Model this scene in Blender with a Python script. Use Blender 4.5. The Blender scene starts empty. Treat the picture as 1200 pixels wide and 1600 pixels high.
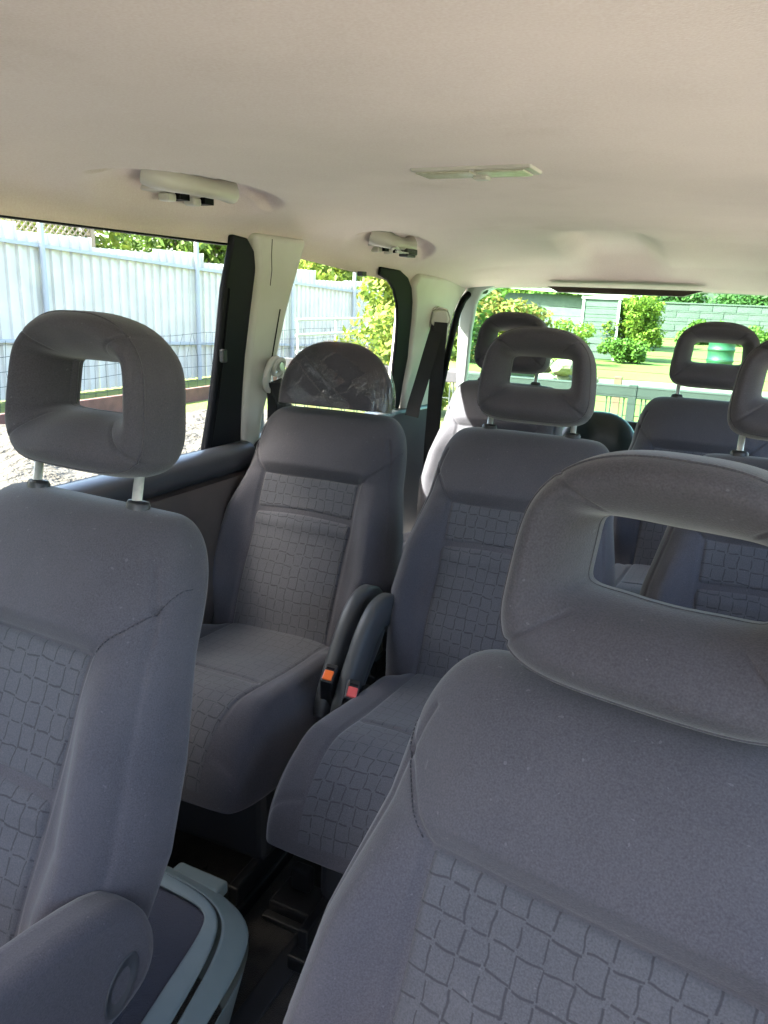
import bpy, bmesh, math, random
import numpy as np
from mathutils import Vector, Matrix
R = math.radians
SC = bpy.context.scene
COL = SC.collection

# ------------------------------------------------------------------ camera
YAW, PITCH, ROLL = R(25.2), R(15.8), R(2.3)
CAM = Vector((.405, 0, 1.12))
fw = Vector((-math.sin(YAW)*math.cos(PITCH), math.cos(YAW)*math.cos(PITCH), -math.sin(PITCH)))
r0 = Vector((math.cos(YAW), math.sin(YAW), 0)); u0 = r0.cross(fw)
rt = r0*math.cos(ROLL)+u0*math.sin(ROLL); up = u0*math.cos(ROLL)-r0*math.sin(ROLL)
cd = bpy.data.cameras.new('camera'); co = bpy.data.objects.new('camera', cd); COL.objects.link(co)
m3 = Matrix((rt, up, -fw)).transposed()
co.matrix_world = Matrix.Translation(CAM) @ m3.to_4x4()
cd.sensor_fit = 'VERTICAL'; cd.sensor_height = 36; cd.lens = 27; cd.clip_start = .02; cd.clip_end = 600
SC.camera = co
# ------------------------------------------------------------------ world, sun, exposure
SUN_DIR = Vector((-1, -1, 1.43)).normalized()          # towards the sun
w = bpy.data.worlds.new('World'); SC.world = w; w.use_nodes = True
nt = w.node_tree; sky = nt.nodes.new('ShaderNodeTexSky'); sky.sky_type = 'NISHITA'; sky.sun_disc = False
sky.sun_elevation = math.asin(SUN_DIR.z); sky.sun_rotation = math.atan2(SUN_DIR.x, SUN_DIR.y)
sky.dust_density = 4.0; sky.ozone_density = .6
bg = nt.nodes['Background']; bg.inputs['Strength'].default_value = .15
nt.links.new(sky.outputs[0], bg.inputs[0])
sl = bpy.data.lights.new('sun', 'SUN'); sl.energy = 5.0; sl.angle = R(.6); sl.color = (1, .95, .87)
so = bpy.data.objects.new('sun', sl); COL.objects.link(so)
so.rotation_euler = SUN_DIR.to_track_quat('Z', 'Y').to_euler()
vs = SC.view_settings; vs.view_transform = 'Standard'; vs.look = 'None'; vs.gamma = 1; vs.use_curve_mapping = False
vs.exposure = 3.6
cy = SC.cycles; cy.use_denoising = True; cy.max_bounces = 10; cy.diffuse_bounces = 7; cy.transparent_max_bounces = 24
cy.caustics_reflective = False; cy.caustics_refractive = False; cy.sample_clamp_indirect = 6

rnd = random.Random(5)
nrs = np.random.RandomState(3)
# ------------------------------------------------------------------ helpers
def tag(o, label=None, cat=None, group=None, kind=None):
    if label: o['label'] = label
    if cat: o['category'] = cat
    if group: o['group'] = group
    if kind: o['kind'] = kind
    return o
def link(o, parent=None):
    COL.objects.link(o)
    if parent is not None: o.parent = parent
    return o
def empty(name, loc=(0, 0, 0), rz=0):
    o = bpy.data.objects.new(name, None); o.location = loc; o.rotation_euler = (0, 0, rz); o.empty_display_size = .1
    return link(o)
def mk(name, vs_, fs, mat, parent=None, smooth=True, uv=None):
    me = bpy.data.meshes.new(name)
    me.from_pydata([tuple(map(float, v)) for v in vs_], [], [tuple(map(int, f)) for f in fs])
    if smooth: me.polygons.foreach_set('use_smooth', [True]*len(me.polygons))
    if uv is not None:
        ul = me.uv_layers.new(name='UVMap'); li = np.zeros(len(me.loops), dtype=np.int32)
        me.loops.foreach_get('vertex_index', li)
        ul.data.foreach_set('uv', np.asarray(uv, dtype=np.float32)[li].ravel())
    me.materials.append(mat); me.update()
    return link(bpy.data.objects.new(name, me), parent)
def share(name, me, parent):
    return link(bpy.data.objects.new(name, me), parent)
def bevel(o, wd, seg=2, ang=35):
    b = o.modifiers.new('bevel', 'BEVEL'); b.width = wd; b.segments = seg; b.limit_method = 'ANGLE'; b.angle_limit = R(ang)
    return o
def flat_smooth(o, ang=40):
    me = o.data; me.polygons.foreach_set('use_smooth', [True]*len(me.polygons))
    try: me.set_sharp_from_angle(angle=R(ang))
    except Exception: pass
    return o
def boxv(x0, x1, y0, y1, z0, z1):
    v = [(x, y, z) for z in (z0, z1) for y in (y0, y1) for x in (x0, x1)]
    f = [(0, 2, 3, 1), (4, 5, 7, 6), (0, 1, 5, 4), (2, 6, 7, 3), (0, 4, 6, 2), (1, 3, 7, 5)]
    return v, f
class MB:
    def __init__(s): s.v = []; s.f = []
    def add(s, v, f):
        n = len(s.v); s.v += [tuple(p) for p in v]; s.f += [tuple(i+n for i in q) for q in f]; return s
    def box(s, *a): return s.add(*boxv(*a))
    def tube(s, pts, rad, n=8, caps=True, flat=None):
        P = [Vector(p) for p in pts]; rings = []
        rads = rad if isinstance(rad, (list, tuple)) else [rad]*len(P)
        prev = None
        for i, p in enumerate(P):
            t = (P[min(i+1, len(P)-1)]-P[max(i-1, 0)])
            if t.length < 1e-9: t = Vector((0, 0, 1))
            t.normalize()
            if prev is None:
                a = Vector((0, 0, 1)) if abs(t.z) < .9 else Vector((1, 0, 0))
                prev = (a - t*a.dot(t)).normalized()
            prev = (prev - t*prev.dot(t)).normalized(); b = t.cross(prev)
            rings.append([p+(prev*math.cos(k/n*2*math.pi)+b*math.sin(k/n*2*math.pi)*(flat or 1))*rads[i] for k in range(n)])
        v = [q for r_ in rings for q in r_]; f = []
        for i in range(len(P)-1):
            for k in range(n): f.append((i*n+k, i*n+(k+1) % n, (i+1)*n+(k+1) % n, (i+1)*n+k))
        if caps: f.append(tuple(range(n))[::-1]); f.append(tuple((len(P)-1)*n+k for k in range(n)))
        return s.add(v, f)
    def build(s, name, mat, parent=None, smooth=False): return mk(name, s.v, s.f, mat, parent, smooth)
def sweep(path, prof, closed_prof=True):
    """profile [(a,b)] carried along path of (point, axis_a, axis_b)"""
    v = []; n = len(prof)
    for p, a, b in path: v += [Vector(p)+Vector(a)*q[0]+Vector(b)*q[1] for q in prof]
    f = []
    for i in range(len(path)-1):
        for k in range(n if closed_prof else n-1):
            f.append((i*n+k, (i+1)*n+k, (i+1)*n+(k+1) % n, i*n+(k+1) % n))
    if closed_prof: f.append(tuple(range(n))); f.append(tuple((len(path)-1)*n+k for k in range(n))[::-1])
    return v, f
def sst(x, a, b):
    t = np.clip((x-a)/(b-a), 0, 1); return t*t*(3-2*t)

# ------------------------------------------------------------------ materials
def mat(name, col, rough=.6, metal=0, spec=.5, noise=None, bump=None, sheen=0, coat=0, trans=None):
    m = bpy.data.materials.new(name); m.use_nodes = True; n = m.node_tree; p = n.nodes['Principled BSDF']
    p.inputs['Base Color'].default_value = (*col, 1); p.inputs['Roughness'].default_value = rough
    p.inputs['Metallic'].default_value = metal; p.inputs['Specular IOR Level'].default_value = spec
    if sheen:
        p.inputs['Sheen Weight'].default_value = sheen; p.inputs['Sheen Roughness'].default_value = .5
    if coat: p.inputs['Coat Weight'].default_value = coat
    tc = n.nodes.new('ShaderNodeTexCoord')
    if noise:                                            # (scale, second colour, low, high, detail)
        t = n.nodes.new('ShaderNodeTexNoise'); t.inputs['Scale'].default_value = noise[0]; t.inputs['Detail'].default_value = noise[4] if len(noise) > 4 else 4
        n.links.new(tc.outputs['Object'], t.inputs['Vector'])
        rp = n.nodes.new('ShaderNodeMapRange'); rp.inputs[1].default_value = noise[2]; rp.inputs[2].default_value = noise[3]
        n.links.new(t.outputs[0], rp.inputs[0])
        mx = n.nodes.new('ShaderNodeMix'); mx.data_type = 'RGBA'; mx.inputs[6].default_value = (*col, 1); mx.inputs[7].default_value = (*noise[1], 1)
        n.links.new(rp.outputs[0], mx.inputs[0]); n.links.new(mx.outputs[2], p.inputs['Base Color'])
    if bump:                                             # (scale, strength, distance)
        t2 = n.nodes.new('ShaderNodeTexNoise'); t2.inputs['Scale'].default_value = bump[0]; t2.inputs['Detail'].default_value = 3
        n.links.new(tc.outputs['Object'], t2.inputs['Vector'])
        b = n.nodes.new('ShaderNodeBump'); b.inputs['Strength'].default_value = bump[1]; b.inputs['Distance'].default_value = bump[2]
        n.links.new(t2.outputs[0], b.inputs['Height']); n.links.new(b.outputs[0], p.inputs['Normal'])
    return m
def fabric(name, col, col2, pattern=False):
    m = bpy.data.materials.new(name); m.use_nodes = True; n = m.node_tree; L = n.links; p = n.nodes['Principled BSDF']
    N = lambda t: n.nodes.new('ShaderNode'+t)
    p.inputs['Roughness'].default_value = .88; p.inputs['Specular IOR Level'].default_value = .25
    p.inputs['Sheen Weight'].default_value = .22; p.inputs['Sheen Roughness'].default_value = .45
    tc = N('TexCoord')
    def math_(op, a, b=None, c=None):
        q = N('Math'); q.operation = op
        for i, s in enumerate((a, b, c)):
            if s is None: continue
            if isinstance(s, (int, float)): q.inputs[i].default_value = s
            else: L.new(s, q.inputs[i])
        return q.outputs[0]
    # fine knit and slow tone variation
    nz = N('TexNoise'); nz.inputs['Scale'].default_value = 620; nz.inputs['Detail'].default_value = 2; L.new(tc.outputs['Object'], nz.inputs[0])
    nl = N('TexNoise'); nl.inputs['Scale'].default_value = 7; nl.inputs['Detail'].default_value = 5; L.new(tc.outputs['Object'], nl.inputs[0])
    mx = N('Mix'); mx.data_type = 'RGBA'; mx.inputs[6].default_value = (*col, 1); mx.inputs[7].default_value = (*col2, 1)
    fac = math_('ADD', math_('MULTIPLY', math_('SUBTRACT', nz.outputs[0], .5), 1.7), math_('MULTIPLY', nl.outputs[0], 1.0)); mx.clamp_factor = True; L.new(fac, mx.inputs[0])
    # lint specks
    ns = N('TexNoise'); ns.inputs['Scale'].default_value = 210; ns.inputs['Detail'].default_value = 0; L.new(tc.outputs['Object'], ns.inputs[0])
    sp_ = math_('MULTIPLY', math_('GREATER_THAN', ns.outputs[0], .835), .30)
    ml = N('Mix'); ml.data_type = 'RGBA'; L.new(sp_, ml.inputs[0]); L.new(mx.outputs[2], ml.inputs[6]); ml.inputs[7].default_value = (.16, .16, .17, 1)
    cout = ml.outputs[2]; height = math_('MULTIPLY', nz.outputs[0], .0006)
    if pattern:
        uv = N('UVMap'); uv.uv_map = 'UVMap'
        dn = N('TexNoise'); dn.inputs['Scale'].default_value = 42; dn.inputs['Detail'].default_value = 1.5; L.new(uv.outputs[0], dn.inputs[0])
        dn2 = N('TexNoise'); dn2.inputs['Scale'].default_value = 38; dn2.inputs['Detail'].default_value = 1.5
        ad = N('VectorMath'); ad.operation = 'ADD'; ad.inputs[1].default_value = (3.7, 8.1, 0); L.new(uv.outputs[0], ad.inputs[0]); L.new(ad.outputs[0], dn2.inputs[0])
        sp = N('SeparateXYZ'); L.new(uv.outputs[0], sp.inputs[0])
        cx = math_('ADD', math_('DIVIDE', sp.outputs[0], .0225), math_('MULTIPLY', math_('SUBTRACT', dn.outputs[0], .5), .34))
        cz = math_('ADD', math_('DIVIDE', sp.outputs[1], .0262), math_('MULTIPLY', math_('SUBTRACT', dn2.outputs[0], .5), .34))
        def hashed(s, k):
            wn = N('TexWhiteNoise'); wn.noise_dimensions = '1D'; L.new(math_('ADD', s, k), wn.inputs['W']); return wn.outputs[0]
        def hashed2(a, b, k):
            cb = N('CombineXYZ'); L.new(math_('FLOOR', a), cb.inputs[0]); L.new(math_('FLOOR', b), cb.inputs[1]); cb.inputs[2].default_value = k
            wn = N('TexWhiteNoise'); wn.noise_dimensions = '3D'; L.new(cb.outputs[0], wn.inputs['Vector']); return wn.outputs[0]
        def lines(a, b, k):
            # line in a, slightly shifted and broken per cell of b
            bs = math_('ADD', b, .5)
            sh = math_('ADD', a, math_('MULTIPLY', math_('SUBTRACT', hashed(math_('FLOOR', bs), k), .5), .22))
            d = math_('ABSOLUTE', math_('SUBTRACT', math_('FRACT', sh), .5))
            wd = math_('MULTIPLY_ADD', hashed2(sh, bs, k+2), .026, .038)
            ln = math_('SUBTRACT', 1.0, math_('SMOOTH_MIN', math_('DIVIDE', d, wd), 1.0, .3))
            # break near the cell ends
            e = math_('ABSOLUTE', math_('SUBTRACT', math_('FRACT', bs), .5))
            lim = math_('MULTIPLY_ADD', hashed2(sh, bs, k+7), .26, .29)
            keep = math_('LESS_THAN', e, lim)
            return math_('MULTIPLY', math_('MAXIMUM', ln, 0.0), keep)
        ln = math_('MAXIMUM', lines(cx, cz, 1.0), lines(cz, cx, 21.0))
        ln = math_('MINIMUM', math_('MULTIPLY', ln, 1.6), 1.0)
        m2 = N('Mix'); m2.data_type = 'RGBA'; L.new(math_('MULTIPLY', ln, .66), m2.inputs[0]); L.new(cout, m2.inputs[6]); m2.inputs[7].default_value = (.020, .020, .026, 1)
        cout = m2.outputs[2]; height = math_('SUBTRACT', height, math_('MULTIPLY', ln, .00015))
    L.new(cout, p.inputs['Base Color'])
    b = N('Bump'); b.inputs['Strength'].default_value = .55; b.inputs['Distance'].default_value = 1.0
    L.new(height, b.inputs['Height']); L.new(b.outputs[0], p.inputs['Normal'])
    return m
def glass(name, tint, gloss=.06):
    m = bpy.data.materials.new(name); m.use_nodes = True; n = m.node_tree; n.nodes.remove(n.nodes['Principled BSDF'])
    t = n.nodes.new('ShaderNodeBsdfTransparent'); t.inputs[0].default_value = (*tint, 1)
    g = n.nodes.new('ShaderNodeBsdfGlossy'); g.inputs['Roughness'].default_value = .02
    lw_ = n.nodes.new('ShaderNodeLayerWeight'); lw_.inputs[0].default_value = .5
    pw = n.nodes.new('ShaderNodeMath'); pw.operation = 'POWER'; pw.inputs[1].default_value = 5; n.links.new(lw_.outputs['Facing'], pw.inputs[0])
    fr = n.nodes.new('ShaderNodeMath'); fr.operation = 'MULTIPLY_ADD'; fr.inputs[1].default_value = .5; fr.inputs[2].default_value = .02; n.links.new(pw.outputs[0], fr.inputs[0])
    mx = n.nodes.new('ShaderNodeMixShader'); n.links.new(fr.outputs[0], mx.inputs[0]); n.links.new(t.outputs[0], mx.inputs[1]); n.links.new(g.outputs[0], mx.inputs[2])
    n.links.new(mx.outputs[0], n.nodes['Material Output'].inputs[0]); return m
def leafmat(name, c1, c2, trans=.35):
    m = bpy.data.materials.new(name); m.use_nodes = True; n = m.node_tree; p = n.nodes['Principled BSDF']
    g = n.nodes.new('ShaderNodeNewGeometry'); rp = n.nodes.new('ShaderNodeMix'); rp.data_type = 'RGBA'
    rp.inputs[6].default_value = (*c1, 1); rp.inputs[7].default_value = (*c2, 1)
    n.links.new(g.outputs['Random Per Island'], rp.inputs[0]); n.links.new(rp.outputs[2], p.inputs['Base Color'])
    p.inputs['Roughness'].default_value = .6; p.inputs['Specular IOR Level'].default_value = .3
    tl = n.nodes.new('ShaderNodeBsdfTranslucent'); n.links.new(rp.outputs[2], tl.inputs[0])
    mx = n.nodes.new('ShaderNodeMixShader'); mx.inputs[0].default_value = trans
    n.links.new(p.outputs[0], mx.inputs[1]); n.links.new(tl.outputs[0], mx.inputs[2]); n.links.new(mx.outputs[0], n.nodes['Material Output'].inputs[0])
    return m
M = {}
M['fabric'] = fabric('seat_fabric', (.044, .042, .051), (.080, .076, .088))
M['hrfab_shaded'] = fabric('shaded_headrest_fabric', (.040, .037, .044), (.073, .067, .078))  # same cloth as the seats, backlit shade put into a darker colour
M['pattern'] = fabric('patterned_fabric', (.052, .053, .063), (.090, .090, .102), True)
M['thread'] = mat('thread', (.03, .03, .04), .8)
M['chrome'] = mat('brushed_steel', (.66, .66, .63), .35, .6, noise=(60, (.50, .50, .48), .4, .6))
M['steel'] = mat('dull_steel', (.06, .06, .058), .45, .5)
M['blackp'] = mat('black_plastic', (.016, .016, .018), .42, bump=(500, .15, .001))
M['rubber'] = mat('black_rubber', (.004, .004, .005), .6, spec=.12)
M['greyp'] = mat('grey_plastic', (.050, .053, .058), .5, bump=(700, .25, .0006))
M['darkp'] = mat('dark_plastic', (.024, .025, .029), .55, bump=(600, .2, .0008))
M['teal'] = mat('teal_grey_plastic', (.135, .180, .192), .5, bump=(500, .2, .0006), noise=(9, (.17, .21, .22), .4, .65))
M['navy'] = mat('navy_carpet', (.012, .014, .034), .95, bump=(700, .8, .003), noise=(400, (.025, .028, .055), .4, .65), sheen=.3)
M['carpet'] = mat('floor_carpet', (.016, .014, .013), .95, bump=(500, .9, .004), noise=(24, (.035, .030, .026), .4, .7), sheen=.1)
M['headliner'] = mat('headliner_cloth', (.69, .585, .540), .95, bump=(420, .30, .0010), noise=(5, (.64, .54, .495), .35, .7), sheen=.15)
def stains(m, col):
    n = m.node_tree; p = n.nodes['Principled BSDF']; src = p.inputs['Base Color'].links[0].from_socket
    tc = n.nodes.new('ShaderNodeTexCoord'); t = n.nodes.new('ShaderNodeTexNoise'); t.inputs['Scale'].default_value = 3.1; t.inputs['Detail'].default_value = 7; t.inputs['Roughness'].default_value = .62
    n.links.new(tc.outputs['Object'], t.inputs[0]); r = n.nodes.new('ShaderNodeMapRange'); r.inputs[1].default_value = .60; r.inputs[2].default_value = .78; r.inputs[4].default_value = .38
    n.links.new(t.outputs[0], r.inputs[0]); x = n.nodes.new('ShaderNodeMix'); x.data_type = 'RGBA'; x.inputs[7].default_value = (*col, 1)
    n.links.new(r.outputs[0], x.inputs[0]); n.links.new(src, x.inputs[6])
    g = n.nodes.new('ShaderNodeTexNoise'); g.inputs['Scale'].default_value = 330; g.inputs['Detail'].default_value = 2; n.links.new(tc.outputs['Object'], g.inputs[0])
    y = n.nodes.new('ShaderNodeMix'); y.data_type = 'RGBA'; y.blend_type = 'OVERLAY'; y.inputs[0].default_value = .2; n.links.new(x.outputs[2], y.inputs[6]); n.links.new(g.outputs[0], y.inputs[7])
    n.links.new(y.outputs[2], p.inputs['Base Color'])
stains(M['headliner'], (.42, .32, .25))
M['trim'] = mat('cream_trim', (.56, .545, .50), .55, bump=(650, .2, .0006), noise=(6, (.49, .47, .42), .4, .75))
M['handle'] = mat('handle_plastic', (.50, .48, .42), .38, noise=(8, (.44, .42, .36), .4, .7))
M['lens'] = mat('lamp_lens', (.50, .48, .38), .25, noise=(60, (.42, .40, .30), .4, .6))
M['sill'] = mat('sill_vinyl', (.036, .038, .044), .34, bump=(900, .3, .0006))
M['brown'] = mat('brown_door_vinyl', (.055, .043, .040), .5, bump=(700, .3, .0008), noise=(10, (.075, .058, .052), .4, .7))
M['navyframe'] = mat('frame_rubber', (.004, .004, .007), .6, spec=.25)
M['belt'] = mat('belt_webbing', (.009, .009, .010), .75, bump=(1200, .5, .0006))
M['orange'] = mat('orange_button', (.85, .16, .03), .35)
M['redb'] = mat('red_button', (.70, .10, .10), .35)
M['sideglass'] = glass('side_glass', (.93, .96, .95))
M['rearglass'] = glass('rear_glass', (.72, .92, .80))
M['bodypaint'] = mat('body_paint', (.02, .09, .06), .25, coat=.5)
M['gatep'] = mat('tailgate_trim', (.36, .43, .40), .5, bump=(600, .2, .0006))
M['brake'] = mat('brake_lamp', (.06, .045, .035), .35)

# ------------------------------------------------------------------ soft upholstery lofts
class Loft:
    """closed padded body: v along length, u across, w out of the front face"""
    def __init__(s, v0, H, hwf, tf, tb, n, Lmin, Lv0, Ln, Kv0, Kn, disp, seams=()):
        s.__dict__.update(locals())
    def Lf(s, v):
        x = np.clip((v-s.Lv0)/(s.H-s.Lv0), 0, 1); return s.Lmin+(1-s.Lmin)*(1-x**s.Ln)**(1/s.Ln)
    def Kf(s, v):
        x = np.clip((v-s.Kv0)/(s.H-s.Kv0), 0, 1); return (1-x**s.Kn)**(1/s.Kn)
    def groove(s, u, v):
        g = np.zeros_like(u)
        for fn, dep, sig in s.seams: g = g-dep*np.exp(-(fn(u, v)/sig)**2)
        return g
    def front(s, u, v, seams=True):
        hw = s.hwf(v)*s.Lf(v); a = np.clip(np.abs(u)/hw, 0, 1); sw = (1-a**s.n)**(1/s.n)
        w_ = s.tf*s.Kf(v)*sw+s.disp(u, v)*np.minimum(1, sw*1.3)*np.minimum(1, s.Kf(v)*1.6)
        if seams: w_ = w_+s.groove(u, v)*np.minimum(1, sw*2)
        return w_-s.tf
    def rows(s, NV):
        # even along the body, denser round the closing end
        k = np.linspace(0, 1, 4000); v = s.v0+(s.H-s.v0)*k
        w_ = s.tf*s.Kf(v); d = np.r_[0, np.cumsum(np.hypot(np.diff(v), np.diff(w_)))]
        return np.interp(np.linspace(0, d[-1], NV), d, v)
    def mesh(s, NV=180, NU=320):
        v = s.rows(NV)
        ph = np.linspace(0, 2*np.pi, 6000); r_ = (np.abs(np.cos(ph))**s.n+np.abs(np.sin(ph))**s.n)**(-1/s.n)
        X = .23*np.cos(ph)*r_; Y = np.where(np.sin(ph) > 0, s.tf, s.tb)*np.sin(ph)*r_
        d = np.r_[0, np.cumsum(np.hypot(np.diff(X), np.diff(Y)))]
        pj = np.interp(np.linspace(0, d[-1], NU+1)[:-1], d, ph)
        rr = (np.abs(np.cos(pj))**s.n+np.abs(np.sin(pj))**s.n)**(-1/s.n); su = np.cos(pj)*rr; sw = np.sin(pj)*rr
        V, SU = np.meshgrid(v, su, indexing='ij'); SW = np.meshgrid(v, sw, indexing='ij')[1]
        U = s.hwf(V)*s.Lf(V)*SU; K = s.Kf(V)
        F = s.tf*K*SW+s.disp(U, V)*np.minimum(1, np.maximum(SW, 0)*1.3)*np.minimum(1, K*1.6)+s.groove(U, V)*np.clip(SW*2, 0, 1)
        B = s.tb*K*SW
        W = np.where(SW >= 0, F, B)-s.tf
        pts = np.stack([U, V, W], -1).reshape(-1, 3)
        fs = []
        for i in range(NV-1):
            b0 = i*NU; b1 = b0+NU
            for j in range(NU):
                k = (j+1) % NU; fs.append((b0+j, b0+k, b1+k, b1+j))
        fs.append(tuple(range(NU))[::-1])
        return pts, fs
    def patch(s, ul, vl, off, du=.0):
        """patch over the front: ul(v)->half width; vl rows; off(edge distance,u,v)"""
        nu = 90; t = np.linspace(-1, 1, nu); V, T = np.meshgrid(vl, t, indexing='ij')
        U = T*ul(V)
        dist = np.minimum(ul(V)-np.abs(U), np.minimum(V-vl[0]+.05, vl[-1]-V))
        W = s.front(U, V, False)+off(dist, U, V)
        pts = np.stack([U, V, W], -1).reshape(-1, 3); nv = len(vl)
        fs = [(i*nu+j, i*nu+j+1, (i+1)*nu+j+1, (i+1)*nu+j) for i in range(nv-1) for j in range(nu-1)]
        dl = np.r_[0, np.cumsum(np.hypot(np.diff(vl), np.diff(s.tf*s.Kf(vl))))]
        uv = np.stack([U+.5, np.repeat(dl[:, None], nu, 1)], -1).reshape(-1, 2)
        return pts, fs, uv
REC = R(24); HZ = .365
def backmap(p):   # (u, v, w) -> seat space
    p = np.asarray(p); c, s = math.cos(REC), math.sin(REC)
    return np.stack([p[:, 0], p[:, 1]*s-p[:, 2]*c, HZ+p[:, 1]*c+p[:, 2]*s], -1)
CT = R(4)
def cushmap(p):
    p = np.asarray(p); c, s = math.cos(CT), math.sin(CT)
    return np.stack([p[:, 0], .06-p[:, 1]*c+p[:, 2]*s, .392+p[:, 1]*s+p[:, 2]*c], -1)
VI = .385                                                # top of the patterned insert
def seg(ax, ay, bx, by):
    def f(u, v):
        u = np.abs(u); dx, dy = bx-ax, by-ay; t = np.clip(((u-ax)*dx+(v-ay)*dy)/(dx*dx+dy*dy), 0, 1)
        return np.hypot(u-ax-t*dx, v-ay-t*dy)
    return f
bhw = lambda v: np.interp(v, [-.05, .05, .18, .28, .40, .56], [.205, .224, .240, .229, .202, .189])
def bdisp(u, v):
    a = np.abs(u); B = .048*sst(v, 0, .12)*(1-sst(v, .27, .45))
    d = B*np.exp(-((a-bhw(v)+.042)/.038)**2)
    d = d+.012*np.exp(-((v-.13)/.09)**2)*np.clip(1-(u/.16)**2, 0, 1)
    d = d+.017*sst(v, VI-.006, VI+.022)*np.exp(-((v-VI-.02)/.075)**2)*(1-sst(a, .10, .2))
    return d-.004*(1-sst(a, .128, .137))*(1-sst(v, VI-.004, VI+.003))
curve_seam = lambda u, v: np.where((v > .10), np.abs(np.abs(u)-bhw(v)*np.interp(v, [.1, .3, .42, .47, .50], [.93, .925, .92, .89, .85])), 1)*1.0+np.where(v > .495, 1, 0)
BACK = Loft(-.05, .56, bhw, .075, .055, 3.0, .66, .425, 2.7, .475, 2.3, bdisp,
            [(seg(.131, VI, .180, VI+.060), .0035, .0034), (seg(.180, VI+.060, .192, VI+.095), .0028, .0034), (curve_seam, .0042, .0030)])
bp, bf = BACK.mesh(210, 380)
rowsI = np.linspace(-.02, VI+.001, 190)
def boff(d, u, v, cr=.092):
    o = .0035-.0105*np.exp(-(np.maximum(d, 0)/.006)**2)
    o = o-.009*np.exp(-((v-(VI-cr)-.006*np.cos(u*12))/.006)**2)+.004*np.exp(-((v-(VI-cr-.024))/.014)**2)
    return o+.0012*np.sin(u*31+v*9)*np.sin(v*27+1.3)
ip, if_, iuv = BACK.patch(lambda v: .131+0*v, rowsI, boff)
ip2, if2, iuv2 = BACK.patch(lambda v: .131+0*v, rowsI, lambda d, u, v: boff(d, u, v, .165))
chw = lambda v: np.interp(v, [0, .1, .3, .56], [.196, .204, .214, .212])
def cdisp(u, v):
    a = np.abs(u); return .026*np.exp(-((a-.176)/.036)**2)*sst(v, .03, .12)*(1-sst(v, .36, .47))+.008*np.exp(-((v-.38)/.1)**2)-.010*np.exp(-((v-.16)/.12)**2)*np.clip(1-(u/.16)**2, 0, 1)-.003*(1-sst(a, .128, .137))
c_seam = lambda u, v: np.where(v > .06, np.abs(np.abs(u)-chw(v)*.90), 1)
c_front = lambda u, v: np.abs(v-.470)+np.where(np.abs(u) < .133, 1, 0)
CUSH = Loft(0, .49, chw, .145, .02, 3.4, .80, .32, 2.6, .36, 2.3, cdisp, [(c_seam, .0025, .003), (c_front, .004, .0035)])
cp, cf = CUSH.mesh(170, 340)
rowsC = CUSH.rows(170); rowsC = rowsC[rowsC < .4895]
def coff(d, u, v):
    o = .003-.0105*np.exp(-(np.maximum(.133-np.abs(u), 0)/.006)**2)
    return o-.008*np.exp(-((v-.300)/.006)**2)*(1-sst(np.abs(u), .1, .13))+.0012*np.sin(u*29+v*11)*np.sin(v*23+.3)
qp, qf, quv = CUSH.patch(lambda v: .133+0*v, rowsC, coff)
def mesh_only(*a, **k):
    o = mk(*a, **k); me = o.data; bpy.data.objects.remove(o); return me
ME = {}
ME['backrest'] = mesh_only('backrest', backmap(bp), bf, M['fabric'])
ME['backrest_insert'] = mesh_only('backrest_insert', backmap(ip), if_, M['pattern'], uv=iuv)
ME['front_insert'] = mesh_only('backrest_insert', backmap(ip2), if2, M['pattern'], uv=iuv2)
ME['cushion'] = mesh_only('cushion', cushmap(cp), cf, M['fabric'])
ME['cushion_insert'] = mesh_only('cushion_insert', cushmap(qp), qf, M['pattern'], uv=quv)
# stitches along the shoulder seams, one part per seat
for sg in (-1, 1):
    st = MB()
    P0, P1, P2 = (.133, VI+.002), (.180, VI+.060), (.191, VI+.093)
    def ptat(q):
        a = P0 if q < .68 else P1; b = P1 if q < .68 else P2; t = q/.68 if q < .68 else (q-.68)/.32
        u = a[0]+(b[0]-a[0])*t+.0035; v = a[1]+(b[1]-a[1])*t-.001
        ww = BACK.front(np.array([u]), np.array([v]))[0]+.0004
        return backmap(np.array([[u*sg, v, ww]]))[0]
    for k in range(26):
        st.tube([ptat(k/26), ptat((k+.6)/26)], .0007, 5)
    ME['stitching%d' % sg] = mesh_only('stitching', st.v, st.f, M['thread'])

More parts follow.
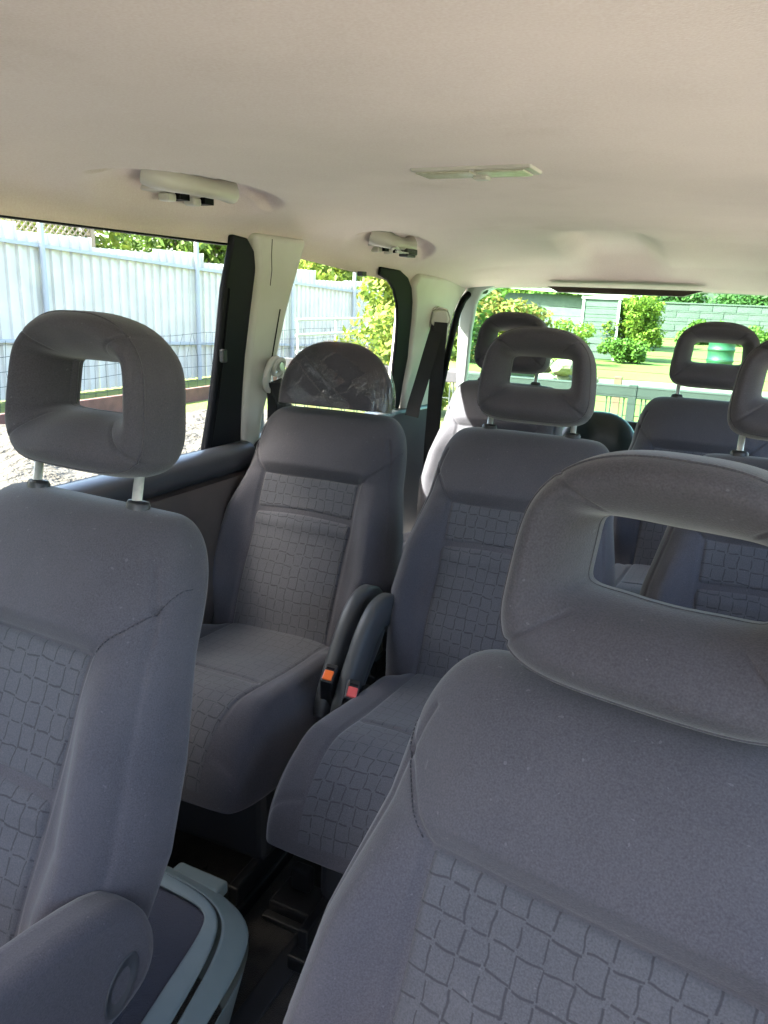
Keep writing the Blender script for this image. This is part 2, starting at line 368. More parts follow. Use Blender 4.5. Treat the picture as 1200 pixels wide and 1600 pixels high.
def headrest_mesh():
    NP, NS = 260, 64
    ph = np.linspace(0, 2*np.pi, NP, endpoint=False)
    def rad(a, b, n): return (np.abs(np.cos(ph)/a)**n+np.abs(np.sin(ph)/b)**n)**(-1/n)
    topn = 2.7; botn = 4.8; no = np.where(np.sin(ph) >= 0, topn, botn)
    ro = (np.abs(np.cos(ph)/.1245)**no+np.abs(np.sin(ph)/.098)**no)**(-1/no); ri = rad(.070, .031, 9)
    ox, oz = ro*np.cos(ph), ro*np.sin(ph); ix, iz = ri*np.cos(ph), ri*np.sin(ph)+.010
    ox = ox*(1-.75*(oz+.03)); ix = ix*(1-1.0*iz)
    ctl = [(0, .030), (.012, .014), (.07, -.004), (.21, -.025), (.42, -.041), (.64, -.0485), (.82, -.043), (.945, -.028), (1, -.006), (1, .010), (.945, .030), (.80, .044), (.55, .049), (.25, .046), (.05, .034), (0, .018)]
    nc = len(ctl); sec = []
    for q in range(NS):
        z = q/NS*nc; i = int(z); t = z-i; p0, p1, p2, p3 = (np.array(ctl[(i+d) % nc]) for d in (-1, 0, 1, 2))
        sec.append(.5*((2*p1)+(p2-p0)*t+(2*p0-5*p1+4*p2-p3)*t*t+(3*p1-p0-3*p2+p3)*t**3))
    pts = []
    am = math.atan2(.038, .062)
    for i in range(NP):
        dmin = min(abs(math.atan2(math.sin(ph[i]-q), math.cos(ph[i]-q))) for q in (am+.08, math.pi-am-.08, -am-.05, math.pi+am+.05))
        g = .0042*math.exp(-(dmin/.015)**2)
        for k in range(NS):
            r_, y = sec[k]
            g_k = g*min(1, max(0, (r_-.12)*5))
            if y < 0: y += g_k*min(1, -y*40)
            x = ix[i]+(ox[i]-ix[i])*r_*(1-g_k*2); z = iz[i]+(oz[i]-iz[i])*r_*(1-g_k*2)
            pts.append((x, y+.012*(ox[i]/.13)**2, z))
    fs = [(i*NS+k, i*NS+(k+1) % NS, ((i+1) % NP)*NS+(k+1) % NS, ((i+1) % NP)*NS+k) for i in range(NP) for k in range(NS)]
    return mesh_only('headrest', pts, fs, M['hrfab_shaded'])
ME['headrest'] = headrest_mesh()
def seam_ring():
    m = MB(); hv = ME['headrest'].vertices; NS = 64; k = int(6.75/16*NS); pts = [Vector(hv[i*NS+k].co) for i in range(260)]
    pts.append(pts[0]); m.tube(pts, .0014, 6, False); return mesh_only('seam', m.v, m.f, M['hrfab_shaded'])
ME['seam'] = seam_ring()
hb = MB(); hb.tube([(0, 0, -.20), (0, 0, 0)], .0062, 14); ME['headrest_post'] = mesh_only('headrest_post', hb.v, hb.f, M['chrome'], smooth=True)
gb = MB(); gb.tube([(0, 0, -.03), (0, 0, .004), (0, 0, .008), (0, 0, .009)], [.017, .017, .0145, .008], 18, flat=.72)
ME['post_guide'] = mesh_only('post_guide', gb.v, gb.f, M['blackp'])

def hinge_cover(root, sx):
    pth = [(-.165, .33), (-.150, .368), (-.125, .408), (-.095, .446), (-.065, .482), (-.03, .508), (.005, .518), (.04, .512), (.075, .492), (.10, .46)]
    # smooth
    P = [Vector((0, a, b)) for a, b in pth]; Q = []
    for i in range(len(P)-1):
        for t in (0, .33, .66):
            p0, p1, p2, p3 = P[max(i-1, 0)], P[i], P[i+1], P[min(i+2, len(P)-1)]
            Q.append(.5*((2*p1)+(p2-p0)*t+(2*p0-5*p1+4*p2-p3)*t*t+(3*p1-p0-3*p2+p3)*t**3))
    Q.append(P[-1]); path = []
    for i, p in enumerate(Q):
        t = (Q[min(i+1, len(Q)-1)]-Q[max(i-1, 0)]).normalized(); nrm = Vector((0, -t.z, t.y))
        if nrm.dot(Vector((0, -1, .3))) < 0 and i < len(Q)*.6: nrm = -nrm
        path.append((p+Vector((sx, 0, 0)), Vector((1, 0, 0)), Vector((0, -t.z, t.y))))
    prof = [(-.012, -.046), (.012, -.046), (.015, -.040), (.015, .012), (.009, .018), (-.009, .018), (-.015, .012), (-.015, -.040)]
    v, f = sweep(path, prof); o = mk('hinge_cover', v, f, M['greyp'], root); flat_smooth(o, 50); return o
def buckle(root, loc, rot, bm):
    v, f = boxv(-.013, .013, -.021, .021, -.09, .028); o = mk('belt_buckle', v, f, M['blackp'], root, False); bevel(o, .004, 3)
    o.location = loc; o.rotation_euler = rot
    v, f = boxv(-.0095, .0095, -.017, .004, .025, .0312); b = mk('release_button', v, f, bm, o, False); bevel(b, .002, 2)
    v, f = boxv(-.008, .008, .0075, .0115, .027, .0286); mk('tongue_slot', v, f, M['rubber'], o, False)
    return o
def seat(x, y, dz, label, group, name='car_seat', hr='frame', hrdz=0, rz=0, front=False, hrs=1, hrdy=0, sx_=1):
    root = empty(name, (x, y, dz), rz); tag(root, label, 'car seat', group); root.scale.x = sx_
    for k in ('backrest', 'cushion'):
        share(k, ME[k], root)
    b = [c for c in root.children]
    bk = root.children[0] if root.children[0].name.startswith('backrest') else root.children[1]
    cu = [c for c in root.children if c is not bk][0]
    share('backrest_insert', ME['front_insert' if front else 'backrest_insert'], bk); [share('stitching', ME['stitching%d' % q], bk) for q in (-1, 1)]
    share('cushion_insert', ME['cushion_insert'], cu)
    # plinth, frame and rails under the cushion
    zb = -dz+.004
    m = MB(); m.box(-.17, .17, -.30, .05, zb+.06, .245)
    bevel(m.build('seat_base', M['darkp'], root), .02, 3)
    for sx in (-1, 1):
        m = MB(); m.box(sx*.15-.02, sx*.15+.02, -.40, .12, zb, zb+.03); m.box(sx*.15-.011, sx*.15+.011, -.38, .1, zb+.03, zb+.07)
        bevel(m.build('seat_rail', M['blackp'], root), .004)
    if hr == 'frame':
        h = share('headrest', ME['headrest'], root); h.location = (0, .285, .983+hrdz); h.rotation_euler = (R(-9), 0, 0); h.scale = (hrs*(.945 if sx_ > 1 else 1), hrs, hrs); h.location.y += hrdy; share('seam', ME['seam'], h)
        for sx in (-1, 1):
            p = share('headrest_post', ME['headrest_post'], root); p.location = (sx*.092, .279, .91+hrdz); p.rotation_euler = (R(-12), 0, 0)
            g = share('post_guide', ME['post_guide'], root); g.location = (sx*.092, .270, .853); g.rotation_euler = (R(-12), 0, 0)
    return root

# ------------------------------------------------------------------ the cabin (one vehicle, its parts)
cabin = empty('minivan_cabin', (0, 0, 0))
tag(cabin, 'minivan passenger cabin with pale headliner, cream pillars and tinted rear window', 'car interior')
def sideX(Y, Z): return -(.752-.12*max(0, Z-.752)-.05*max(0, Y-1.4))
def prism(name, poly, mt, parent, s=1, inset=0, thick=.035, bev=.006, sub=None):
    """(Y,Z) polygon on the inner side wall, extruded outwards"""
    n = len(poly); v = [(s*(sideX(a, b)+inset), a, b) for a, b in poly]+[(s*(sideX(a, b)+inset-thick), a, b) for a, b in poly]
    f = [tuple(range(n)), tuple(range(2*n-1, n-1, -1))]+[(i, i+n, (i+1) % n+n, (i+1) % n) for i in range(n)]
    o = mk(name, v, f, mt, parent, False)
    bm = bmesh.new(); bm.from_mesh(o.data); bmesh.ops.recalc_face_normals(bm, faces=bm.faces); bm.to_mesh(o.data); bm.free()
    if bev: bevel(o, bev, 3)
    flat_smooth(o, 50)
    return o
def zwin(Y): return np.interp(Y, [-.5, 1.5, 1.72, 2.2, 2.3, 2.42, 2.9], [1.219, 1.217, 1.203, 1.166, 1.155, 1.146, 1.136])
def headZ(X, Y):
    E = .752-.12*(zwin(Y)-.752)-.05*np.maximum(0, Y-1.4)+.012
    c = np.interp(Y, [-.6, -.3, .3, 1.2, 1.9, 2.3, 2.6, 2.80, 2.95], [1.25, 1.285, 1.315, 1.318, 1.312, 1.288, 1.235, 1.176, 1.15])
    a = np.clip(np.abs(X)/E, 0, 1)
    Z = zwin(Y)+(c-zwin(Y))*(1-a**3.2)**(1/2.4)
    # scooped recess behind each grab handle, crisp on its inner edge
    for yc, xl, yl in ((1.235, .105, .27), (2.12, .095, .23)):
        xc = -.60
        for sg in (-1, 1):
            dx = X-(xc if sg == 1 else -xc)
            inn = dx if sg == 1 else -dx
            e = np.sqrt((dx/xl)**2+((Y-yc)/yl)**2)
            dep = (1-sst(e, .45, 1.0))
            crisp = 1-sst(e, .84, 1.0)
            Z = Z+.034*np.where(inn > 0, .30*dep+.70*crisp, dep)*(1-sst(a, .90, .985))
    # shallow trough at the rear, over the tailgate
    tr = sst(Y, 2.10, 2.42)*(1-sst(Y, 2.52, 2.78))
    wv = (1-sst(np.abs(X+.035), .06, .16))
    Z = Z+.046*tr*wv-.006*tr*np.exp(-((X+.14)/.02)**2)
    return Z
def build_headliner():
    ny, nx = 330, 200; ys = np.linspace(-.35, 2.86, ny); t = np.linspace(-1, 1, nx)
    t = np.sign(t)*(1-(1-np.abs(t))**1.5)
    Y, T = np.meshgrid(ys, t, indexing='ij'); E = .752-.12*(zwin(Y)-.752)-.05*np.maximum(0, Y-1.4)+.012
    X = T*E; Z = headZ(X, Y)
    v = np.stack([X, Y, Z], -1).reshape(-1, 3)
    f = [(i*nx+j, (i+1)*nx+j, (i+1)*nx+j+1, i*nx+j+1) for i in range(ny-1) for j in range(nx-1)]
    return mk('headliner', v, f, M['headliner'], cabin)
build_headliner()
# outer roof skin
ys = np.linspace(-.45, 3.06, 24); xs = np.linspace(-.80, .80, 25); v = []; f = []
for yy in ys:
    for xx in xs:
        zz = float(np.interp(yy, [-.45, .2, 1.9, 2.5, 3.06], [1.33, 1.385, 1.38, 1.34, 1.20]))-.16*abs(xx/.80)**7
        v.append((xx*(1-.07*max(0, yy-1.4)), yy, zz))
n_ = len(xs)
f = [(i*n_+j, i*n_+j+1, (i+1)*n_+j+1, (i+1)*n_+j) for i in range(len(ys)-1) for j in range(n_-1)]
mk('roof_skin', v, f, M['bodypaint'], cabin)
# floor
m = MB(); m.box(-.80, .80, -1.3, 3.05, -.05, 0); m.build('floor_carpet', M['carpet'], cabin)
def side_parts(s):
    # rear door: card, padded sill, rubber frame, glass
    door = empty('rear_door', (0, 0, 0)); door.parent = cabin
    def profile(name, prof, y0, y1, mt, par, ns=14):
        path = [((0, y, 0), (s, 0, 0), (0, 0, 1)) for y in np.linspace(y0, y1, ns)]
        v, f = sweep(path, prof); o = mk(name, v, f, mt, par); 
        bm = bmesh.new(); bm.from_mesh(o.data); bmesh.ops.recalc_face_normals(bm, faces=bm.faces); bm.to_mesh(o.data); bm.free()
        flat_smooth(o, 50); return o
    sill = []
    for k in range(15):
        a = R(200-k*20); sill.append((-.716+.042*math.cos(a), .722+.036*math.sin(a)))
    sill += [(-.80, .64), (-.80, .735)]
    card = [(-.80, .05), (-.80, .69), (-.70, .695), (-.672, .690), (-.664, .676), (-.66, .62), (-.652, .52), (-.64, .46), (-.645, .40), (-.675, .33), (-.69, .05)]
    profile('sill_pad', sill, .80, 1.552, M['sill'], door)
    profile('door_card', card, .80, 1.548, M['brown'], door)
    m = MB(); m.tube([(s*-.652, 1.0+k*.03, .585+.018*math.sin(k/9*math.pi)) for k in range(10)], .012, 8); flat_smooth(m.build('pull_handle', M['blackp'], door))
    # rubber frame: rear upright and thin top rail
    gl = [(1.478, 1.214), (1.462, 1.12), (1.458, .963), (1.450, .844), (1.438, .752), (1.435, .70)]
    cr = [(1.563, .70), (1.568, .752), (1.562, .844), (1.560, .963), (1.566, 1.08), (1.572, 1.16), (1.560, 1.205), (1.530, 1.232), (1.478, 1.236)]
    fr = prism('window_frame', gl+cr, M['navyframe'], door, s, .004, .018, .006)
    m = MB()
    for q in (.016,):
        m.tube([(s*(sideX(a+q, b)+.0045), a+q, b) for a, b in gl[1:]], .0035, 6)
    flat_smooth(m.build('frame_rib', M['rubber'], fr))
    prism('window_top_seal', [(.80, 1.2155), (1.49, 1.2125), (1.49, 1.26), (.80, 1.26)], M['rubber'], door, s, -.0185, .02, .002)
    prism('window_pane', [(.80, .70), (1.47, .70), (1.49, 1.225), (.80, 1.23)], M['sideglass'], door, s, -.024, .004, 0)
    m = MB(); m.box(*sorted((s*-.712, s*-.700)), 1.452, 1.468, .955, .985); bevel(m.build('window_latch', M['blackp'], door), .003)
    # B pillar and front door
    prism('pillar', [(.70, .60), (.82, .60), (.815, .76), (.79, 1.24), (.69, 1.24), (.685, .76)], M['trim'], cabin, s, .012, .06, .012)
    fd = empty('front_door', (0, 0, 0)); fd.parent = cabin
    profile('sill_pad', sill, -.45, .70, M['sill'], fd); profile('door_card', card, -.45, .70, M['brown'], fd)
    prism('window_pane', [(-.45, .70), (.70, .70), (.70, 1.23), (-.45, 1.23)], M['sideglass'], fd, s, -.024, .004, 0)
    # C pillar with belt slot
    cp_ = prism('pillar', [(1.560, .60), (1.566, .752), (1.559, .844), (1.556, .963), (1.562, 1.08), (1.566, 1.17), (1.553, 1.21), (1.545, 1.245), (1.752, 1.245), (1.735, 1.19), (1.712, 1.12), (1.696, 1.06), (1.676, .952), (1.640, .80), (1.628, .70), (1.628, .60)],
                M['trim'], cabin, s, .016, .07, .014)
    m = MB(); m.tube([(s*(sideX(a, b)+.0165), a, b) for a, b in ((1.661, 1.075), (1.652, 1.0), (1.645, .94))], .0024, 6, flat=.6); m.build('belt_slot', M['rubber'], cp_)
    m = MB(); m.tube([(s*(sideX(a, b)+.0165), a, b) for a, b in ((1.603, 1.235), (1.606, 1.20), (1.613, 1.165), (1.612, 1.13))], .0009, 6); m.build('panel_gap', M['rubber'], cp_)
    # quarter window: glass, dark edge strip, shelf trim below
    qw = empty('quarter_window', (0, 0, 0)); qw.parent = cabin
    prism('window_pane', [(1.60, .70), (2.42, .70), (2.44, 1.19), (1.68, 1.23)], M['sideglass'], qw, s, -.03, .004, 0)
    prism('edge_strip', [(2.17, 1.176), (2.222, 1.164), (2.275, 1.135), (2.310, 1.092), (2.328, 1.042), (2.340, .98), (2.345, .918), (2.356, .832), (2.36, .72), (2.432, .72), (2.438, .826), (2.446, .913), (2.436, .98), (2.430, 1.041), (2.418, 1.10), (2.395, 1.145), (2.36, 1.175), (2.30, 1.195), (2.17, 1.20)], M['rubber'], qw, s, .002, .010, .004)
    m = MB(); m.box(*sorted((s*-.668, s*-.650)), 2.035, 2.062, 1.168, 1.181); bevel(m.build('blind_hook', M['blackp'], qw), .002)
    # D pillar
    dp = prism('pillar', [(2.440, .66), (2.436, .826), (2.444, .913), (2.434, .98), (2.428, 1.041), (2.416, 1.10), (2.390, 1.150), (2.42, 1.19), (2.86, 1.18), (2.80, 1.127), (2.755, 1.08), (2.735, 1.025), (2.728, .922), (2.715, .756), (2.71, .66)], M['trim'], cabin, s, .014, .08, .012)
    prism('lower_side_trim', [(1.60, .02), (1.60, .735), (1.62, .752), (2.44, .742), (2.72, .735), (2.72, .02)], M['sill'], cabin, s, .030, .07, .02)
    # black tailgate seal, a fat rubber bead
    m = MB(); m.tube([(s*(sideX(a, b)+.022), a, b) for a, b in ((2.99, 1.150), (2.90, 1.146), (2.83, 1.135), (2.79, 1.112), (2.757, 1.065), (2.742, 1.0), (2.733, .92), (2.726, .84), (2.718, .756), (2.712, .60), (2.71, .2))], .013, 10)
    flat_smooth(m.build('tailgate_seal', M['rubber'], cabin), 80)
    return dp
side_parts(1); side_parts(-1)
# tailgate
gate = empty('tailgate', (0, 0, 0)); gate.parent = cabin
def gy(z): return 3.0-.19*(z-.70)/.47
def gquad(name, poly, mt, par, t=.03, dy=0, bev=.006):
    n = len(poly); v = [(x, gy(z)+dy, z) for x, z in poly]+[(x, gy(z)+dy+t, z) for x, z in poly]
    f = [tuple(range(n)), tuple(range(2*n-1, n-1, -1))]+[(i, i+n, (i+1) % n+n, (i+1) % n) for i in range(n)]
    o = mk(name, v, f, mt, par, False)
    bm = bmesh.new(); bm.from_mesh(o.data); bmesh.ops.recalc_face_normals(bm, faces=bm.faces); bm.to_mesh(o.data); bm.free()
    if bev: bevel(o, bev, 3)
    return flat_smooth(o, 50)
for s in (-1, 1):
    gquad('window_surround', [(s*.645, 1.10), (s*.665, 1.0), (s*.685, .85), (s*.70, .70), (s*.668, .70), (s*.640, .84), (s*.612, 1.0), (s*.585, 1.10), (s*.56, 1.145), (s*.50, 1.168), (s*.50, 1.20), (s*.60, 1.19)], M['gatep'], gate, .03, 0, .008)
gquad('window_header', [(-.50, 1.186), (.50, 1.186), (.50, 1.22), (-.50, 1.22)], M['gatep'], gate, .03)
gquad('rear_window', [(-.69, .69), (.69, .69), (.62, 1.18), (-.62, 1.18)], M['rearglass'], gate, .004, .034, 0)
m = MB()
for k in range(12):
    z = .76+k*.031; m.tube([(-.60+.1*(z-.7), gy(z)+.032, z), (0, gy(z)+.032, z), (.60-.1*(z-.7), gy(z)+.032, z)], .0006, 4)
m.build('heating_wires', M['brake'], gate)
gquad('lower_panel', [(-.72, .0), (.72, .0), (.70, .70), (-.70, .70)], M['darkp'], gate, .03, -.04, .01)
gquad('brake_light', [(-.30, 1.170), (-.26, 1.150), (.15, 1.150), (.21, 1.170)], M['brake'], gate, .03, -.06, .004)
# wiper motor hump at the foot of the window
v = []; f = []; nu, nv = 28, 12
for i in range(nv):
    el = (i/(nv-1))*math.pi/2
    for j in range(nu):
        az = j/nu*2*math.pi
        v.append((-.075+.155*math.cos(az)*math.cos(el)**.8, 2.80+.06*math.sin(az)*math.cos(el)**.8, .55+.20*math.sin(el)**.9))
f = [(i*nu+j, i*nu+(j+1) % nu, (i+1)*nu+(j+1) % nu, (i+1)*nu+j) for i in range(nv-1) for j in range(nu)]
mk('wiper_motor_cover', v, f, mat('wiper_cover', (.018, .028, .028), .3), gate)
# dashboard and windscreen in front of the front seats
m = MB(); prof = [(-.50, .02), (-.47, .40), (-.45, .62), (-.47, .72), (-.52, .775), (-.62, .80), (-1.25, .84), (-1.25, .02)]
v, f = sweep([((x, 0, 0), (0, 1, 0), (0, 0, 1)) for x in (-.74, -.4, 0, .4, .74)], prof); flat_smooth(mk('dashboard', v, f, M['darkp'], cabin), 40)
v = [(-.70, -1.25, .84), (.70, -1.25, .84), (.60, -.35, 1.28), (-.60, -.35, 1.28)]; mk('windscreen', v, [(0, 1, 2, 3)], M['sideglass'], cabin, False)
for s in (-1, 1):
    m = MB(); m.tube([(s*.78, -1.25, .80), (s*.70, -.8, 1.06), (s*.64, -.35, 1.27)], [.05, .045, .045], 8); flat_smooth(m.build('windscreen_pillar', M['trim'], cabin))
# grab handles
def grab(yc, s, tilt=0):
    g = empty('grab_handle'); g.parent = cabin
    def P(y, dx, dz): return Vector((s*(-.600+dx), yc+y, float(headZ(np.array([s*-.60]), np.array([yc]))[0])-.018+dz))
    prof = []
    for k in range(14):
        a = k/14*2*math.pi; prof.append((.0125*math.cos(a), .0170*math.sin(a)))
    pts = []
    for k in range(41):
        t = k/40; y = -.105+.21*t
        lift = math.sin(math.pi*t)**.45
        pts.append(P(y, -.012+.052*lift, .014-.020*lift))
    path = []
    for i, p in enumerate(pts):
        t = (pts[min(i+1, 40)]-pts[max(i-1, 0)]).normalized(); a = Vector((s*.55, 0, -.83)); a = (a-t*a.dot(t)).normalized(); b = t.cross(a)
        sc = 1.15+.55*math.cos(math.pi*i/40)**4
        path.append((p, b*sc, a*sc))
    v, f = sweep(path, prof); flat_smooth(mk('grip', v, f, M['handle'], g), 60)
    # mounting shoe with two pivots
    base = [P(-.09, .0, .012), P(.09, 0, .012)]
    m = MB(); c = P(0, -.046, -.010); m.box(c.x-.022, c.x+.022, yc-.075, yc+.085, c.z-.006, c.z+.02); bevel(m.build('mounting_plate', M['handle'], g), .006, 3)
    for y in (-.028, .045):
        c = P(y, -.036, -.022); m = MB(); m.box(c.x-.013, c.x+.013, yc+y-.012, yc+y+.012, c.z-.009, c.z+.006); bevel(m.build('pivot', M['handle'], g), .004, 2)
        m = MB(); m.box(c.x-.014, c.x+.020, yc+y+.0125, yc+y+.040, c.z-.004, c.z+.008); m.build('pivot_recess', M['rubber'], g)
    return g
grab(1.235, 1); grab(1.235, -1); gh = grab(2.12, 1); grab(2.12, -1)
# coat-hook clip of black and chrome hung in the rear handle
def rz_(x, y): return float(headZ(np.array([x]), np.array([y]))[0])
clip = empty('clothes_clip', (-.555, 2.115, rz_(-.58, 2.115)-.055)); tag(clip, 'small black and steel clip hooked on the rear grab handle by the roof', 'clip')
m = MB(); m.box(-.012, .012, -.015, .06, -.004, .012); bevel(m.build('clip_body', M['blackp'], clip), .003)
m = MB(); m.box(-.008, .02, -.03, .03, -.012, -.004); bevel(m.build('clip_jaw', M['blackp'], clip), .003)
m = MB(); m.tube([(0, -.09+.01*k, .004+.006*math.sin(k*.7)) for k in range(9)], .004, 8); m.tube([(.012, -.09+.01*k, -.002) for k in range(9)], .003, 8); m.build('clip_spring', M['chrome'], clip, True)
# dome lamp set in the headliner
lamp = empty('dome_lamp'); lamp.parent = cabin
lx, ly = -.045, 1.26; lz = rz_(lx, ly)
def lquad(name, x0, x1, y0, y1, z0, z1, mt, par, bev=.002):
    v, f = boxv(x0, x1, y0, y1, z0, z1); return bevel(mk(name, v, f, mt, par, False), bev, 2)
lquad('lamp_frame', lx-.105, lx+.095, ly-.036, ly+.036, lz-.005, lz+.012, M['handle'], lamp, .003)
lquad('lamp_lens', lx-.098, lx-.004, ly-.029, ly+.029, lz-.008, lz-.004, M['lens'], lamp)
lquad('lamp_lens', lx+.002, lx+.082, ly-.029, ly+.029, lz-.008, lz-.004, M['lens'], lamp)
lquad('lamp_switch', lx-.012, lx+.012, ly+.006, ly+.030, lz-.013, lz-.003, M['handle'], lamp)

# ------------------------------------------------------------------ seats
S = {}
S['FL'] = seat(-.350, .420, .006, 'front passenger seat at far left, tall raised headrest on two steel posts, padded armrest', 'cabin seats', rz=R(-2.5), front=True, sx_=.97)
S['FR'] = seat(.322, .362, -.057, 'nearest front seat at lower right, headrest pushed fully down onto its backrest', 'cabin seats', hrdz=-.026, rz=R(-9), front=True, hrs=1.09, hrdy=-.004, sx_=1.07)
S['2L'] = seat(-.468, 1.312, .0, 'second-row window seat with solid domed headrest under clear plastic', 'cabin seats', hr='dome', rz=R(2), sx_=.96)
S['2M'] = seat(-.002, 1.292, .002, 'middle second-row seat with open-frame headrest in centre of cabin', 'cabin seats', hrdz=-.014, sx_=.96)
S['2R'] = seat(.486, 1.315, 0, 'second-row seat cut off at right edge, behind the nearest headrest', 'cabin seats', sx_=.96)
S['3L'] = seat(-.338, 2.245, 0, 'third-row seat beside the rear pillar belt, shoulder in bright sunlight', 'cabin seats')
S['3R'] = seat(.287, 2.245, 0, 'third-row seat on the right below the rear window, in shade', 'cabin seats')
# passenger armrest
pl = [(-.44, .405), (-.42, .50), (-.36, .524), (-.10, .528), (.05, .515), (.092, .485), (.112, .44), (.110, .40), (.085, .372), (.02, .362), (-.30, .372), (-.41, .382)]
for _ in range(2):
    q = []
    for i in range(len(pl)):
        a, b = pl[i], pl[(i+1) % len(pl)]; q += [(a[0]*.75+b[0]*.25, a[1]*.75+b[1]*.25), (a[0]*.25+b[0]*.75, a[1]*.25+b[1]*.75)]
    pl = q
n = len(pl); v = [(.208, a, b) for a, b in pl]+[(.262, a, b) for a, b in pl]
f = [tuple(range(n)), tuple(range(2*n-1, n-1, -1))]+[(i, (i+1) % n, (i+1) % n+n, i+n) for i in range(n)]
ar = mk('armrest', v, f, M['fabric'], S['FL'], False); bm = bmesh.new(); bm.from_mesh(ar.data); bmesh.ops.recalc_face_normals(bm, faces=bm.faces); bm.to_mesh(ar.data); bm.free()
bevel(ar, .016, 5); flat_smooth(ar, 60)
v = []; n = 28
for q, x in ((1.0, .2630), (.93, .2645), (.80, .2625), (0.01, .2610)):
    for k in range(n):
        a = k/n*2*math.pi; yy, zz = .020*q*math.cos(a), .034*q*math.sin(a); c_, s_ = math.cos(R(-30)), math.sin(R(-30))
        v.append((x, .055+yy*c_-zz*s_, .412+yy*s_+zz*c_))
f = [(i*n+k, i*n+(k+1) % n, (i+1)*n+(k+1) % n, (i+1)*n+k) for i in range(3) for k in range(n)]
mk('pivot_cap', v, f, M['greyp'], ar)
# hinge covers and buckles of the second row
hinge_cover(S['2L'], .216); hinge_cover(S['2M'], -.212); hinge_cover(S['2L'], -.222); hinge_cover(S['2M'], .222)
buckle(S['2L'], (.232, -.165, .408), (R(28), R(8), R(12)), M['orange'])
buckle(S['2M'], (-.192, -.150, .395), (R(34), R(14), R(24)), M['redb'])
# domed headrest of the second-row window seat
DOME = Loft(0, .152, lambda v: .150+0*v, .046, .052, 2.6, .12, .012, 2.15, .03, 2.2, lambda u, v: 0*u, [])
dp_, df = DOME.mesh(70, 140)
def dmap(p, extra=0):
    p = np.asarray(p); c, s = math.cos(R(10)), math.sin(R(10)); w_ = p[:, 2]+.045
    return np.stack([p[:, 0], .262+p[:, 1]*s-w_*c, (.860+p[:, 1]*c+w_*s)], -1)
hd = mk('headrest', dmap(dp_), df, M['hrfab_shaded'], S['2L'])
_r = random.Random(11); _cr = [(_r.uniform(-.13, .13), _r.uniform(.01, .13), _r.uniform(.5, 1.0), _r.uniform(.02, .045), _r.choice((.0014, .002, -.0014))) for _ in range(26)]
def CR(u, v):
    o = 0*u
    for (a, b, th, ln_, h) in _cr:
        du, dv = u-a, v-b; al = du*math.cos(th)+dv*math.sin(th); ac = -du*math.sin(th)+dv*math.cos(th)+.25*al*al/ln_
        o = o+h*np.exp(-(ac/.0020)**2)*np.exp(-(al/ln_)**2)
    return o
FILM = Loft(-.006, .157, lambda v: .1545+0*v, .051, .057, 2.6, .12, .012, 2.15, .03, 2.2,
            lambda u, v: .0010*np.sin(u*40+v*70)*np.sin(u*17-v*31+1)+.002*np.exp(-((u*.8+v-.02)/.003)**2)+.002*np.exp(-((u*.75+v-.055)/.0025)**2)+.0025*np.exp(-((u-.118)/.0025)**2)+CR(u, v), [])
fp, ff = FILM.mesh(170, 420)
film = bpy.data.materials.new('clear_film'); film.use_nodes = True; fn = film.node_tree; fn.nodes.remove(fn.nodes['Principled BSDF'])
t_ = fn.nodes.new('ShaderNodeBsdfTransparent'); t_.inputs[0].default_value = (.93, .92, .92, 1); g_ = fn.nodes.new('ShaderNodeBsdfGlossy'); g_.inputs['Roughness'].default_value = .22
rn = fn.nodes.new('ShaderNodeTexNoise'); rn.inputs['Scale'].default_value = 17; rn.inputs['Detail'].default_value = 2
rm = fn.nodes.new('ShaderNodeMapRange'); rm.inputs[1].default_value = .60; rm.inputs[2].default_value = .72; fn.links.new(rn.outputs[0], rm.inputs[0])
rx = fn.nodes.new('ShaderNodeMix'); rx.data_type = 'RGBA'; rx.inputs[6].default_value = (.93, .92, .92, 1); rx.inputs[7].default_value = (.98, .66, .60, 1); fn.links.new(rm.outputs[0], rx.inputs[0]); fn.links.new(rx.outputs[2], t_.inputs[0])
tcn = fn.nodes.new('ShaderNodeTexCoord'); fn.links.new(tcn.outputs['Object'], rn.inputs[0]); tn = fn.nodes.new('ShaderNodeTexNoise'); tn.inputs['Scale'].default_value = 13; tn.inputs['Detail'].default_value = 4; tn.inputs['Distortion'].default_value = .4
mpn = fn.nodes.new('ShaderNodeMapping'); mpn.inputs['Rotation'].default_value = (0, R(40), 0); mpn.inputs['Scale'].default_value = (.35, 1, 2.6)
fn.links.new(tcn.outputs['Object'], mpn.inputs[0]); fn.links.new(mpn.outputs[0], tn.inputs[0]); bn = fn.nodes.new('ShaderNodeBump'); bn.inputs['Strength'].default_value = .8; bn.inputs['Distance'].default_value = .008
fn.links.new(tn.outputs[0], bn.inputs['Height']); fn.links.new(bn.outputs[0], g_.inputs['Normal'])
lwf = fn.nodes.new('ShaderNodeLayerWeight'); lwf.inputs[0].default_value = .5; fn.links.new(bn.outputs[0], lwf.inputs['Normal'])
pwf = fn.nodes.new('ShaderNodeMath'); pwf.operation = 'POWER'; pwf.inputs[1].default_value = 4; fn.links.new(lwf.outputs['Facing'], pwf.inputs[0])
lw = fn.nodes.new('ShaderNodeMath'); lw.operation = 'MULTIPLY_ADD'; lw.inputs[1].default_value = .30; lw.inputs[2].default_value = .05; fn.links.new(pwf.outputs[0], lw.inputs[0])
mxs = fn.nodes.new('ShaderNodeMixShader'); fn.links.new(lw.outputs[0], mxs.inputs[0]); fn.links.new(t_.outputs[0], mxs.inputs[1]); fn.links.new(g_.outputs[0], mxs.inputs[2]); fn.links.new(mxs.outputs[0], fn.nodes['Material Output'].inputs[0])
mk('plastic_cover', dmap(fp), ff, film, hd)

